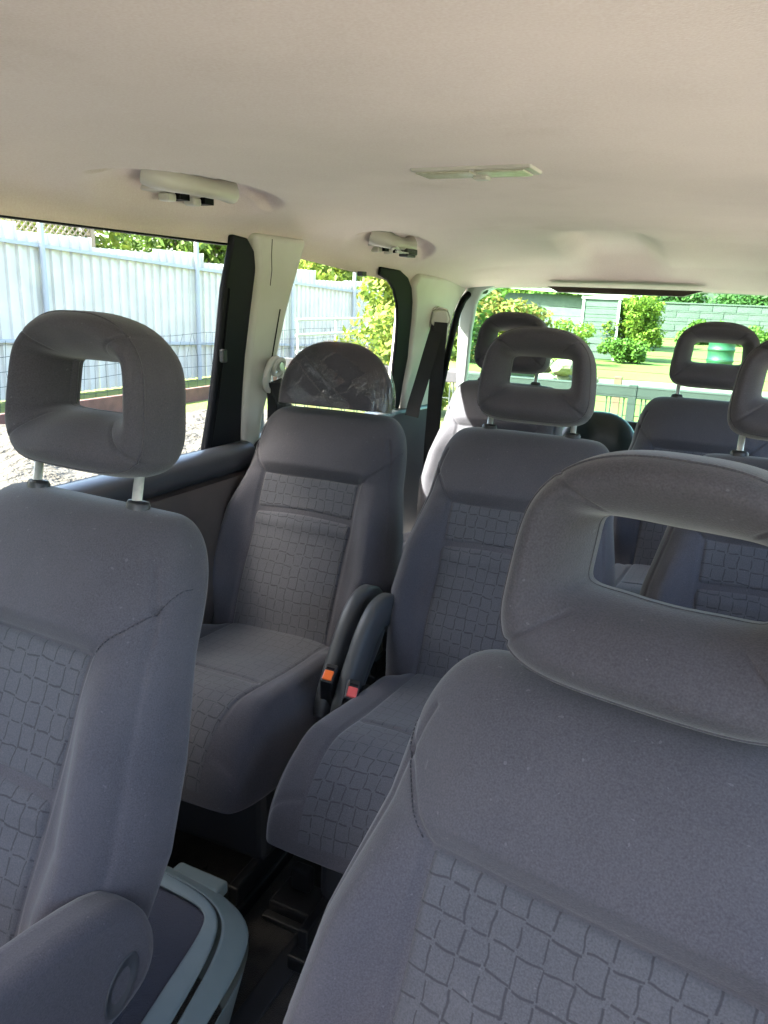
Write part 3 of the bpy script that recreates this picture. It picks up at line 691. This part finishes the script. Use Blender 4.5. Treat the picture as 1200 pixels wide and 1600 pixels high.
# ------------------------------------------------------------------ seat belts
def strap(name, pts, wdir, wd, mt, parent, th=.0014):
    path = []; P = [Vector(p) for p in pts]
    for i, p in enumerate(P):
        t = (P[min(i+1, len(P)-1)]-P[max(i-1, 0)]).normalized(); a = Vector(wdir[i] if isinstance(wdir, list) else wdir); a = (a-t*a.dot(t)).normalized(); path.append((p, a, t.cross(a)))
    h = wd/2; v, f = sweep(path, [(-h, -th), (h, -th), (h, th), (-h, th)]); return mk(name, v, f, mt, parent, False)
sb = empty('seat_belt', (-.652, 2.57, .6)); tag(sb, 'black belt hanging in two strands from cream guide on the rear pillar', 'seat belt', 'seat belts')
def loc(o, p): return tuple(Vector(p)-o.location)
gx = sideX(2.565, 1.04)+.014
v = []; hexp = [(-.036, -.010), (-.030, .024), (-.002, .036), (.026, .028), (.037, .0), (.030, -.022), (-.026, -.026)]
for x, q in ((-.02, 1.20), (.006, 1.20), (.010, 1.14), (.010, 1.06)): v += [(x, a*q, b*q) for a, b in hexp]
v += [(.005, a*.98, b*.98) for a, b in hexp]; v += [(.016, a*.92, b*.92+.001) for a, b in hexp]; v += [(.021, a*.7, b*.7+.002) for a, b in hexp]
n = 7; f = [(i*n+k, i*n+(k+1) % n, (i+1)*n+(k+1) % n, (i+1)*n+k) for i in range(6) for k in range(n)]; f.append(tuple(6*n+k for k in range(n)))
o = mk('belt_guide', v, f, M['trim'], sb, False); bevel(o, .003, 2, 25); flat_smooth(o, 40)
o.location = loc(sb, (gx+.020, 2.575, 1.045)); o.rotation_euler = (0, 0, R(-52))
strap('webbing', [loc(sb, p) for p in ((gx+.036, 2.558, 1.035), (gx+.034, 2.550, .90), (gx+.032, 2.545, .75), (gx+.03, 2.54, .60), (gx+.03, 2.54, .45))], (.85, .5, 0), .047, M['belt'], sb)
strap('webbing', [loc(sb, p) for p in ((gx+.026, 2.562, 1.03), (gx+.018, 2.52, .94), (gx+.010, 2.475, .84), (gx+.002, 2.435, .755), (gx+.002, 2.42, .72))], (.8, .6, .15), .047, M['belt'], sb)
sb2 = empty('seat_belt', (-.70, 1.64, .6)); tag(sb2, 'black belt hanging from pale ring on the pillar beside the domed headrest', 'seat belt', 'seat belts')
gx = sideX(1.645, .93)+.016
ring = MB()
def ringpts(rx, rz, dx, cy_, cz_): return [loc(sb2, (gx+dx+.008*math.sin(k/24*2*math.pi), cy_+rx*math.cos(k/24*2*math.pi), cz_+rz*math.sin(k/24*2*math.pi))) for k in range(25)]
ring.tube(ringpts(.034, .042, .014, 1.640, .915), .0075, 8, False); ring.tube(ringpts(.020, .020, .024, 1.647, .935), .006, 8, False)
flat_smooth(ring.build('belt_ring', mat('ring_plastic', (.62, .61, .58), .3), sb2), 80)
m = MB(); m.tube([loc(sb2, (gx, 1.645, .935)), loc(sb2, (gx+.034, 1.648, .937))], .011, 14); flat_smooth(m.build('ring_bolt', M['chrome'], sb2))
strap('webbing', [loc(sb2, p) for p in ((gx+.020, 1.640, .895), (gx+.026, 1.636, .84), (gx+.03, 1.628, .76), (gx+.03, 1.62, .55))], (.8, .6, 0), .047, M['belt'], sb2)
strap('webbing', [loc(sb2, p) for p in ((gx+.012, 1.646, .900), (gx+.05, 1.66, .80), (gx+.10, 1.665, .70), (gx+.12, 1.66, .55))], (.3, 1, .2), .047, M['belt'], sb2)
m = MB(); c = loc(sb2, (gx+.034, 1.628, .79)); m.box(c[0]-.004, c[0]+.004, c[1]-.028, c[1]+.028, c[2]-.02, c[2]+.01); bevel(m.build('belt_tongue', M['chrome'], sb2), .003)

# ------------------------------------------------------------------ floor tray between the rows
tr = empty('floor_storage_tray', (-.25, .70, 0)); tag(tr, 'low teal-grey plastic tray with navy carpet inset on floor behind front seat', 'storage tray')
TZ = .20
outer = [(-.60, .838), (-.42, .838), (-.285, .834), (-.215, .822), (-.165, .795), (-.142, .752), (-.130, .700), (-.120, .620), (-.108, .53), (-.098, .46), (-.62, .46)]
mid = [(-.60, .805), (-.42, .804), (-.305, .800), (-.245, .790), (-.205, .768), (-.184, .735), (-.168, .690), (-.152, .615), (-.136, .53), (-.124, .46), (-.62, .46)]
inner = [(-.60, .776), (-.42, .775), (-.330, .774), (-.255, .771), (-.228, .762), (-.216, .740), (-.206, .690), (-.192, .600), (-.178, .53), (-.166, .46), (-.62, .46)]
def ringmesh(name, A, ZA, B, ZB, mt, par, thick=.006, extra=None):
    n = len(A); v = []
    for (P_, z) in ((A, ZA), (B, ZB)): v += [(x+.25, y-.70, z) for x, y in P_]
    for (P_, z) in ((A, ZA-thick), (B, ZB-thick)): v += [(x+.25, y-.70, z) for x, y in P_]
    f = [(i, i+1, n+i+1, n+i) for i in range(n-1)]+[(2*n+i, 3*n+i, 3*n+i+1, 2*n+i+1) for i in range(n-1)]
    f += [(i, 2*n+i, 2*n+i+1, i+1) for i in range(n-1)]+[(n+i, n+i+1, 3*n+i+1, 3*n+i) for i in range(n-1)]
    o = mk(name, v, f, mt, par, False); sbm = o.modifiers.new('sub', 'SUBSURF'); sbm.levels = 2; sbm.render_levels = 2; flat_smooth(o, 60); return o
def lerp(A, B, t): return [(a[0]+(b[0]-a[0])*t, a[1]+(b[1]-a[1])*t) for a, b in zip(A, B)]
ringmesh('tray_rim', mid, TZ+.004, inner, TZ+.002, M['teal'], tr)
ringmesh('tray_flange', outer, TZ-.022, lerp(mid, outer, .06), TZ-.001, M['teal'], tr)
ringmesh('tray_skirt', lerp(outer, [(a-.0, b) for a, b in outer], 0), TZ-.034, [(x-.03 if x > -.25 else x, y-.03 if y > .7 else y) for x, y in outer], .006, M['teal'], tr)
n = len(inner); v = [(x+.25, y-.70, TZ-.006) for x, y in lerp(inner, mid, .1)]; mk('carpet_inset', v, [tuple(range(n))], M['navy'], tr, False)
m = MB(); m.box(-.10, .0, .118, .150, TZ-.040, TZ-.016); bevel(m.build('tray_tab', M['teal'], tr), .006, 3)
m = MB(); m.add([(-.055, .150, TZ-.0154), (-.045, .150, TZ-.0154), (-.050, .160, TZ-.0154)], [(0, 1, 2)]); m.build('arrow_mark', M['rubber'], tr)
# floor latch loop and scuffed rails
rl = empty('floor_latch', (-.235, .97, 0)); tag(rl, 'black seat latch with small steel plate on the dark floor before middle seat', 'floor latch')
m = MB(); m.box(-.03, .07, -.005, .012, .001, .012); bevel(m.build('steel_plate', M['steel'], rl), .002)
m = MB(); m.box(-.03, .07, .015, .09, 0.001, .028); m.box(-.01, .03, .06, .085, .028, .075); bevel(m.build('latch_body', M['blackp'], rl), .005)
for i, xx in enumerate((-.17, .02)):
    fr_ = MB(); fr_.box(xx-.02, xx+.02, .75, 1.42, .001, .008); o = fr_.build('floor_rail', M['darkp'], cabin); bevel(o, .002)

# ------------------------------------------------------------------ outside
G = -.28
M['grass'] = mat('lawn', (.070, .105, .014), .9, noise=(.9, (.115, .140, .022), .35, .65, 8), bump=(30, .6, .05))
M['sand'] = mat('sand', (.046, .040, .031), .95, noise=(3, (.078, .068, .054), .35, .7, 8), bump=(12, 1, .12))
M['path'] = mat('pale_path', (.12, .105, .085), .95, noise=(4, (.16, .145, .12), .4, .7, 6))
M['fence'] = mat('white_sheet_metal', (.63, .595, .54), .55, noise=(2.5, (.53, .505, .46), .35, .7, 6))
M['galv'] = mat('galvanised_steel', (.022, .025, .027), .7, 0, noise=(12, (.018, .020, .022), .4, .7))
M['fpost'] = mat('fence_post_paint', (.36, .38, .41), .5)
M['wire'] = mat('fence_wire', (.03, .045, .04), .6)
M['rust'] = mat('red_brown_board', (.15, .070, .056), .85, noise=(7, (.10, .048, .040), .4, .7))
M['lattice'] = mat('lattice_wood', (.20, .16, .12), .8)
M['cblock'] = mat('concrete_block', (.075, .080, .080), .9, noise=(3, (.05, .055, .056), .35, .7, 6), bump=(20, .5, .02))
M['plank'] = mat('grey_plank', (.095, .105, .10), .75, noise=(5, (.07, .08, .078), .4, .7))
M['whitep'] = mat('white_paint', (.42, .42, .41), .6)
M['roof'] = mat('pale_roof_sheet', (.42, .38, .33), .6, noise=(3, (.33, .30, .26), .4, .7))
M['barrel'] = mat('green_barrel', (.014, .070, .040), .45, noise=(4, (.025, .055, .035), .45, .7))
M['stone'] = mat('field_stone', (.24, .20, .15), .9, noise=(6, (.16, .13, .10), .4, .7), bump=(15, .6, .03))
M['bark'] = mat('bark', (.075, .055, .04), .9, noise=(9, (.045, .035, .026), .4, .7))
M['plaster'] = mat('added_house_plaster', (.46, .42, .36), .9, noise=(2, (.40, .37, .32), .4, .7), bump=(40, .3, .01))
M['leafA'] = leafmat('leaf_mid', (.05, .10, .016), (.12, .19, .030))
M['leafB'] = leafmat('leaf_bright', (.09, .15, .016), (.22, .26, .036), .45)
M['leafC'] = leafmat('leaf_dark', (.03, .07, .02), (.065, .12, .03))
M['leafR'] = leafmat('leaf_bronze', (.10, .16, .025), (.28, .17, .05), .4)

# ground sheet out to the horizon, gently uneven away from the car
nx, ny = 60, 60; xs = np.sign(np.linspace(-1, 1, nx))*np.abs(np.linspace(-1, 1, nx))**2.2*180; ys = np.sign(np.linspace(-1, 1, ny))*np.abs(np.linspace(-1, 1, ny))**2.2*180
v = [(x, y+10, G) for y in ys for x in xs]
f = [(i*nx+j, i*nx+j+1, (i+1)*nx+j+1, (i+1)*nx+j) for i in range(ny-1) for j in range(nx-1)]
tag(mk('ground', v, f, M['grass']), kind='structure')
m = MB(); m.box(-2.6, 9, -14, 4.9, G-.05, G+.004)  # unseen pale paving added to bounce sunlight up onto the headliner
M['concrete'] = mat('bounce_yard_concrete', (.36, .33, .29), .9, noise=(2, (.30, .28, .25), .35, .7, 6), bump=(30, .4, .01))
tag(m.build('bounce_yard', M['concrete']), kind='structure')
# sand heap on the left
def heap(name, x0, x1, y0, y1, hf, mt, n=70):
    xs = np.linspace(x0, x1, n); ys = np.linspace(y0, y1, n); v = []; 
    for y in ys:
        for x in xs: v.append((x, y, G-.03+hf(x, y)))
    f = [(i*n+j, i*n+j+1, (i+1)*n+j+1, (i+1)*n+j) for i in range(n-1) for j in range(n-1)]
    return mk(name, v, f, mt)
def hsand(x, y):
    e = max(0, 1-((x+4.0)/2.0)**2-((y-4.6)/3.0)**2)
    q = math.sin(x*3.1+1.2)*math.sin(y*2.3)*.5+math.sin(x*6.7)*math.sin(y*5.9+2)*.3+math.sin(x*13+y*9)*.12+math.sin(x*21-y*17)*.07
    return min(1, e*3)*.05+e**.8*.26*(1+.34*q)+min(1, e*4)*.03*q
tag(heap('sand_heap', -7.2, -2.0, 1.8, 9.4, hsand, M['sand'], 150), 'rough heap of pale sand on the ground outside the left window', 'sand heap', kind=None)
def hpath(x, y): return .036 if abs(y-14.6-.12*x+.35*math.sin(x*1.3)) < .75 else -.05
tag(heap('path', -6, 6, 12.4, 17, hpath, M['path'], 90), kind='structure')
bpy.data.objects['path']['kind'] = 'structure'

# white corrugated fence, sheet by sheet, with posts and rails
FX = -7.55
fence = empty('sheet_metal_fence', (FX, 10, G)); tag(fence, 'tall white corrugated metal fence with grey posts outside the left windows', 'fence')
def frail(Y): return 1.546-.046*(Y-6.4)
def sheet(y0, y1, top):
    v = []; f = []; ys = []
    per = .16; y = y0
    prof = []
    while y < y1-1e-6:
        for a, d in ((0, 0), (.05, 0), (.062, -.034), (.148, -.034), (.16, 0)):
            if y+a <= y1+1e-6: prof.append((y+a, d))
        y += per
    zb = .02
    for a, d in prof: v += [(d, a-10, zb), (d, a-10, top-G)]
    f = [(2*i, 2*i+2, 2*i+3, 2*i+1) for i in range(len(prof)-1)]
    o = mk('fence_sheet', v, f, M['fence'], fence, False)
    so_ = o.modifiers.new('solid', 'SOLIDIFY'); so_.thickness = .002
    return o
k = 0; y = 1.0
tops = [.20, .08, .16, .05, .14, .10, .04, .15, .07, .12]
while y < 30:
    sheet(y, y+1.12, frail(y+.5)+.06+tops[k % 10]); y += 1.126; k += 1
for yy in (1.3, 4.1, 6.92, 9.77, 12.47, 14.88, 17.6, 20.4, 23.2, 26):
    m = MB(); m.tube([(.055, yy-10, 0), (.055, yy-10, frail(yy)+.42-G)], .035, 10); flat_smooth(m.build('fence_post', M['fpost'], fence))
for dz in (0, -1.12):
    m = MB(); m.add(*sweep([((.012, yy-10, frail(yy)+dz-G), (1, 0, 0), (0, 0, 1)) for yy in (1, 30)], [(-.005, -.02), (.03, -.02), (.03, .02), (-.005, .02)])); m.build('fence_rail', M['fpost'], fence)
# lattice screen showing over the fence
la = empty('lattice_screen', (-11.5, 9, G)); tag(la, 'brown diagonal lattice screen showing above the white fence at upper left', 'lattice')
m = MB()
L_ = 5.2; h0, h1 = 1.0, 3.6
for k in range(int((L_+(h1-h0))/.13)):
    for sg in (1, -1):
        c = -L_/2-(h1-h0)+k*.13 if sg == 1 else -L_/2+k*.13
        a = max(-L_/2, c) if sg == 1 else min(L_/2, c); za = h0+(a-c)*sg
        b = min(L_/2, c+(h1-h0)) if sg == 1 else max(-L_/2, c-(h1-h0)); zb = h0+(b-c)*sg
        if abs(b-a) < .05 or za > h1: continue
        d = .012*sg; t = .02
        m.add([(d, a-t, za), (d, a+t, za), (d, b+t, zb), (d, b-t, zb), (d+.012, a-t, za), (d+.012, a+t, za), (d+.012, b+t, zb), (d+.012, b-t, zb)], [(0, 1, 2, 3), (7, 6, 5, 4), (0, 4, 5, 1), (1, 5, 6, 2), (2, 6, 7, 3), (3, 7, 4, 0)])
o = m.build('lattice_slats', M['lattice'], la); o['kind'] = 'stuff'
for yy in (-2.6, 0, 2.6):
    m = MB(); m.box(-.05, .05, yy-.05, yy+.05, 0, 3.65); m.build('lattice_post', M['lattice'], la)
# red-brown edging board and wire mesh standing before the fence
eb = empty('edging_board', (-6.0, 8.5, G)); tag(eb, 'low red-brown edging board between sand heap and white fence', 'edging')
for k in range(6):
    m = MB(); m.box(-.03, .03, -4.5+k*1.62, -4.5+k*1.62+1.58, -.05, .17+.03*(k % 2)); bevel(m.build('board', M['rust'], eb), .008)
wm = empty('wire_mesh_panel', (-6.75, 9.0, G)); tag(wm, 'bent rusty wire mesh panel standing before the white fence', 'wire mesh')
m = MB(); rr = random.Random(2)
for k in range(46):
    yy = -4.2+k*.19; m.tube([(0, yy, 0), (rr.uniform(-.05, .05), yy+rr.uniform(-.04, .04), .45), (rr.uniform(-.06, .06), yy+rr.uniform(-.12, .12), .78)], .003, 4)
for z in (.14, .30, .46, .62, .76): m.tube([(rr.uniform(-.05, .05), -4.2+j*.7, z+rr.uniform(-.03, .03)) for j in range(13)], .003, 4)
o = m.build('mesh_wires', M['wire'], wm); o['kind'] = 'stuff'
lr = empty('pipe_railing', (-6.3, 12.6, G)); tag(lr, 'pale low pipe railing in front of fence seen through the quarter window', 'railing')
for z in (.96, .72, .46):
    m = MB(); m.tube([(0, -1.9, z), (0, 1.9, z)], .022, 8); flat_smooth(m.build('rail', M['whitep'], lr))
for yy in (-1.85, -.6, .6, 1.85):
    m = MB(); m.tube([(0, yy, 0), (0, yy, .98)], .022, 8); flat_smooth(m.build('post', M['whitep'], lr))

# foliage
def leaves(name, blobs, n, size, mt, parent, seed=1, shell=.55):
    r = np.random.RandomState(seed); V = []; F = []
    tot = sum(b[3]*b[4]*b[5] for b in blobs)
    for (cx, cy_, cz, rx, ry, rz) in blobs:
        k = int(n*(rx*ry*rz)/tot)
        d = r.normal(size=(k, 3)); d /= np.linalg.norm(d, axis=1)[:, None]
        rad = (shell+(1-shell)*r.rand(k))[:, None]*(1+.16*np.sin(d[:, :1]*7+seed)*np.sin(d[:, 2:]*6+d[:, 1:2]*5))
        c = d*rad*np.array([rx, ry, rz])+np.array([cx, cy_, cz])
        nrm = d*.6+r.normal(size=(k, 3))*.6+np.array([0, 0, .35]); nrm /= np.linalg.norm(nrm, axis=1)[:, None]
        a = np.cross(nrm, r.normal(size=(k, 3))); a /= np.linalg.norm(a, axis=1)[:, None]; b = np.cross(nrm, a)
        s = size*(.6+.8*r.rand(k))[:, None]
        q = np.stack([c-a*s, c+b*s*.5, c+a*s, c-b*s*.5], 1).reshape(-1, 3)
        base = sum(len(x) for x in V); V.append(q); F.append(np.arange(k*4).reshape(-1, 4)+base)
    V = np.concatenate(V); F = np.concatenate(F)
    me = bpy.data.meshes.new(name); me.from_pydata(V.tolist(), [], F.tolist()); me.materials.append(mt)
    return link(bpy.data.objects.new(name, me), parent)
def plant(name, label, cat, loc_, blobs, n, size, mt, seed, trunk=.05, group=None):
    o = empty(name, loc_); tag(o, label, cat, group); leaves('crown', blobs, n, size, mt, o, seed)
    r = random.Random(seed); m = MB(); zc = max(.3, sum(b[2] for b in blobs)/len(blobs))
    m.tube([(0, 0, -.05), (r.uniform(-.05, .05), 0, zc*.5), (r.uniform(-.1, .1), r.uniform(-.1, .1), zc)], [trunk, trunk*.8, trunk*.5], 8)
    for b in blobs[:6]:
        m.tube([(0, 0, zc*.45), ((b[0])*.5, b[1]*.5, (zc*.45+b[2])*.52), (b[0], b[1], b[2])], [trunk*.6, trunk*.4, trunk*.15], 6)
    flat_smooth(m.build('trunk', M['bark'], o), 80); return o
def blobset(seed, n, R_, H, z0, s):
    r = random.Random(seed); out = []
    for k in range(n):
        a = r.uniform(0, 6.28); q = R_*math.sqrt(r.random())*.75; z = z0+r.random()*H
        out.append((q*math.cos(a), q*math.sin(a), z, s*r.uniform(.7, 1.2), s*r.uniform(.7, 1.2), s*r.uniform(.6, 1.0)))
    return out
# trees beyond the white fence
TR = [(-14, 12, 'leafB', 'first'), (-13.5, 17, 'leafA', ''), (-13, 22.5, 'leafB', ''), (-12.5, 28, 'leafA', ''), (-15, 33, 'leafA', '')]
TL = ['broad leafy tree nearest the lattice, beyond the white fence', 'mid-green tree beyond the white fence, above the second panel gap',
      'bright yellow-green tree beyond the fence, over the quarter window', 'darker tree at far end of fence, behind the quarter window', 'farthest tree of the row beyond the white fence']
for i, (x, y, mt_, _) in enumerate(TR):
    plant('broadleaf_tree', TL[i], 'tree', (x, y, G), blobset(20+i, 16, 2.3, 1.9, 1.5, 1.1), 9000, .10, M[mt_], 30+i, .14, 'trees beyond the fence')
# leafy plant close outside the quarter window's rear edge
plant('leafy_shrub', 'yellow-green leafy shrub close outside the quarter window', 'shrub', (-2.55, 6.3, G), blobset(3, 13, .40, 1.15, .15, .22), 1500, .034, M['leafB'], 4, .02)
# shrubs seen through the left part of the rear window
plant('leafy_shrub', 'bushy green shrub at left end of rear window beside the pillar', 'shrub', (-3.4, 8.6, G), blobset(7, 14, .55, 1.45, .2, .30), 3800, .055, M['leafB'], 8, .03)
plant('leafy_shrub', 'bronze-tipped tall shrub behind the third-row and middle headrests', 'shrub', (-3.95, 14.5, G), blobset(9, 18, 1.0, 1.15, .3, .42), 7000, .06, M['leafR'], 10, .04)
plant('leafy_shrub', 'dark green shrub behind the bronze-tipped shrub, below the hut roof', 'shrub', (-6.4, 17.0, G), blobset(11, 16, 1.3, 1.3, .4, .6), 7000, .08, M['leafA'], 12, .05)
plant('leafy_shrub', 'tall loose green shrub filling the left edge of the rear window', 'shrub', (-3.9, 10.6, G), blobset(17, 16, .75, 1.6, .25, .36), 5200, .05, M['leafA'], 18, .03)
plant('leafy_shrub', 'sparse pale shrub before the grey plank cabinet', 'shrub', (-3.55, 18.2, G), blobset(19, 9, .5, .75, .2, .24), 1500, .045, M['leafB'], 20, .02)
plant('garden_tree', 'round bright green bushy tree right of the grey plank cabinet', 'tree', (-2.75, 21.0, G), blobset(13, 30, .86, 1.0, .45, .34), 11000, .045, M['leafB'], 14, .05)
plant('low_shrub', 'low pale-green weeds at the foot of the round bushy tree', 'shrub', (-2.6, 20.0, G), blobset(15, 12, .8, .35, .12, .22), 2600, .05, M['leafA'], 16, .02)
for i, (x, y, r_) in enumerate(((-1.6, 33, 1.5), (.6, 33.5, 1.6), (2.8, 33, 1.5))):
    plant('low_shrub', ['low row of green plants before the block wall, left clump', 'low row of green plants before the block wall, middle clump', 'low row of green plants before the block wall, right clump'][i], 'shrub', (x, y, G), blobset(40+i, 12, r_*.8, .4, .15, .42), 3600, .09, M['leafA'], 43+i, .03, 'plants before the wall')
BT = [(-9, 44, 'leafA', 2.4), (-5, 48, 'leafC', 2.1), (-.5, 50, 'leafC', 2.3), (3.5, 52, 'leafA', 2.5), (8, 50, 'leafC', 2.6), (-14, 46, 'leafB', 2.6)]
BL = ['tree far behind the hut roof at left of the rear window', 'dark tree behind the left part of the block wall', 'dark tree behind the middle of the block wall', 'mid-green tree behind the block wall over the right headrest', 'dark tree behind the block wall at far right', 'pale-green tree far off behind the left shrubs']
for i, (x, y, mt_, h) in enumerate(BT):
    plant('broadleaf_tree', BL[i], 'tree', (x, y, G), blobset(60+i, 16, 2.6, h-.4, .9, 1.1), 7000, .14, M[mt_], 70+i, .16, 'trees behind the wall')

# block wall across the back
wall = empty('block_wall', (0, 38, G)); tag(wall, 'grey concrete block wall across the far end of the garden', 'wall')
m0 = MB(); m0.box(-.48, .48, -.09, .09, 0, .29); bm0 = m0.build('block', M['cblock'], None); bmw = bm0.data; bpy.data.objects.remove(bm0)
for r_ in range(5):
    for k in range(17):
        o = share('block', bmw, wall); o.location = (-8.2+k*.985+(.49 if r_ % 2 else 0), rnd.uniform(-.012, .012), .01+r_*.302)
m = MB(); m.box(-8.6, 8.9, -.07, .07, 0, 1.50); m.build('mortar_core', M['cblock'], wall)
m = MB(); m.box(-8.7, 9.0, -.13, .13, 1.515, 1.57); m.build('coping', M['cblock'], wall)
# grey plank cabinet with white frame
cab = empty('plank_cabinet', (-3.42, 20.6, G), R(8)); tag(cab, 'grey horizontal plank cabinet with white corner frame left of the bushy tree', 'shed')
for k in range(8):
    m = MB(); m.box(-.42, .42, -.02, 0, .02+k*.185, .02+k*.185+.172); m.build('plank', M['plank'], cab)
m = MB(); m.box(-.41, .41, 0, .75, .0, 1.48); m.build('cabinet_body', M['plank'], cab)
for sx in (-1, 1):
    m = MB(); m.box(sx*.44-.03, sx*.44+.03, -.045, .01, 0, 1.54); m.build('frame_post', M['whitep'], cab)
m = MB(); m.box(-.50, .50, -.06, .80, 1.50, 1.56); m.build('cabinet_roof', M['whitep'], cab)
# low hut behind with pale roof
hut = empty('garden_hut', (-5.6, 25.5, G), R(-4)); tag(hut, 'low hut with pale sloping roof sheet seen behind the shrubs', 'hut')
m = MB(); m.box(-2.3, 2.3, 0, 2.6, 0, 1.62); m.build('wall', M['plank'], hut)
m = MB(); m.add([(-2.6, -.35, 1.80), (2.6, -.35, 1.56), (2.6, 3, 1.95), (-2.6, 3, 2.2), (-2.6, -.35, 1.90), (2.6, -.35, 1.66), (2.6, 3, 2.05), (-2.6, 3, 2.3)], [(0, 3, 2, 1), (4, 5, 6, 7), (0, 1, 5, 4), (1, 2, 6, 5), (2, 3, 7, 6), (3, 0, 4, 7)]); m.build('roof', M['roof'], hut)
m = MB(); m.box(-1.4, -.7, -.02, .05, .7, 1.3); m.build('window', M['darkp'], hut)
# barrel
ba = empty('barrel', (-.42, 19.6, G)); tag(ba, 'green barrel on the lawn seen through the right rear headrest', 'barrel')
m = MB(); prof = [(0, .27), (.03, .285), (.2, .285), (.22, .30), (.25, .30), (.27, .285), (.45, .285), (.47, .30), (.50, .30), (.52, .285), (.62, .285), (.64, .295), (.66, .295)]
m.tube([(0, 0, a) for a, b in prof], [b for a, b in prof], 28); flat_smooth(m.build('drum', M['barrel'], ba), 50)
m = MB(); m.tube([(0, 0, .655), (0, 0, .668)], .26, 24); m.build('lid', M['galv'], ba)
# stone pile
for i in range(9):
    r_ = rnd.uniform(.12, .24); x = -2.75+rnd.uniform(-.5, .5); y = 13.6+rnd.uniform(-.25, .25); z = G+(.08 if i < 6 else .30)
    bm = bmesh.new(); bmesh.ops.create_icosphere(bm, subdivisions=2, radius=r_)
    for q in bm.verts: q.co *= 1+rnd.uniform(-.16, .16); q.co.z *= .65
    me = bpy.data.meshes.new('stone'); bm.to_mesh(me); bm.free(); me.materials.append(M['stone'])
    o = link(bpy.data.objects.new('stone', me)); o.location = (x, y, z); tag(o, 'rough tan stone in the small pile seen through the middle headrest', 'stone', 'stones in the pile')
# mesh gate close behind the car
gt = empty('wire_gate', (0, 5.2, G)); tag(gt, 'grey wire gate with thick top bar just behind the rear window', 'gate')
m = MB(); m.box(-3.2, 2.6, -.02, .02, .815, .895); bevel(m.build('top_bar', M['galv'], gt), .006)
m = MB(); m.box(-3.2, 2.6, -.02, .02, .05, .10); m.build('bottom_bar', M['galv'], gt)
for xx in (-3.2, -.30, 2.6):
    m = MB(); m.box(xx-.025, xx+.025, -.026, .026, 0, .90); m.build('gate_post', M['galv'], gt)
wv_ = MB(); wv_.tube([(0, 0, .10), (0, 0, .82)], .005, 5); o = wv_.build('wire', M['wire'], None); wme = o.data; bpy.data.objects.remove(o)
for k in range(52):
    for d in (0, .026):
        o = share('wire', wme, gt); o.location = (-3.1+k*.11+d, 0, 0)
for z in (.3, .52, .7):
    m = MB(); m.tube([(-3.2, .006, z), (2.6, .006, z)], .0028, 5); m.build('cross_wire', M['wire'], gt)
rp = empty('rusty_board', (-1.02, 9.2, G)); tag(rp, 'short red-brown upright board standing on the lawn behind the gate', 'board')
m = MB(); m.box(-.045, .045, -.02, .02, 0, .60); bevel(m.build('board', M['rust'], rp), .006)
m = MB(); m.box(-.03, .03, .02, .06, 0, .45); m.build('stake', M['bark'], rp)
# unseen building added beside the car to block sun from the front rows
hs = empty('added_shade_house', (-6.6, -4.3, G)); tag(hs, 'unseen plastered building added to shade the front rows of the car', 'added_shade_house')
m = MB(); m.box(-4, 4, -4, 4, 0, 4.10); m.build('wall', M['plaster'], hs)
m = MB(); m.add([(-4.1, -4.1, 4.11), (4.1, -4.1, 4.11), (4.1, 4.1, 4.11), (-4.1, 4.1, 4.11), (-3.4, -4.1, 4.6), (-3.4, 4.1, 4.6)], [(0, 1, 4), (3, 5, 2), (1, 2, 5, 4), (0, 4, 5, 3), (0, 3, 2, 1)]); m.build('roof', M['roof'], hs)
for yy in (-2, 1.6):
    m = MB(); m.box(3.99, 4.03, yy-.6, yy+.6, 1.2, 2.5); wn_ = m.build('window', M['whitep'], hs)
    m = MB(); m.box(4.02, 4.04, yy-.52, yy+.52, 1.28, 2.42); m.build('pane', M['darkp'], wn_)
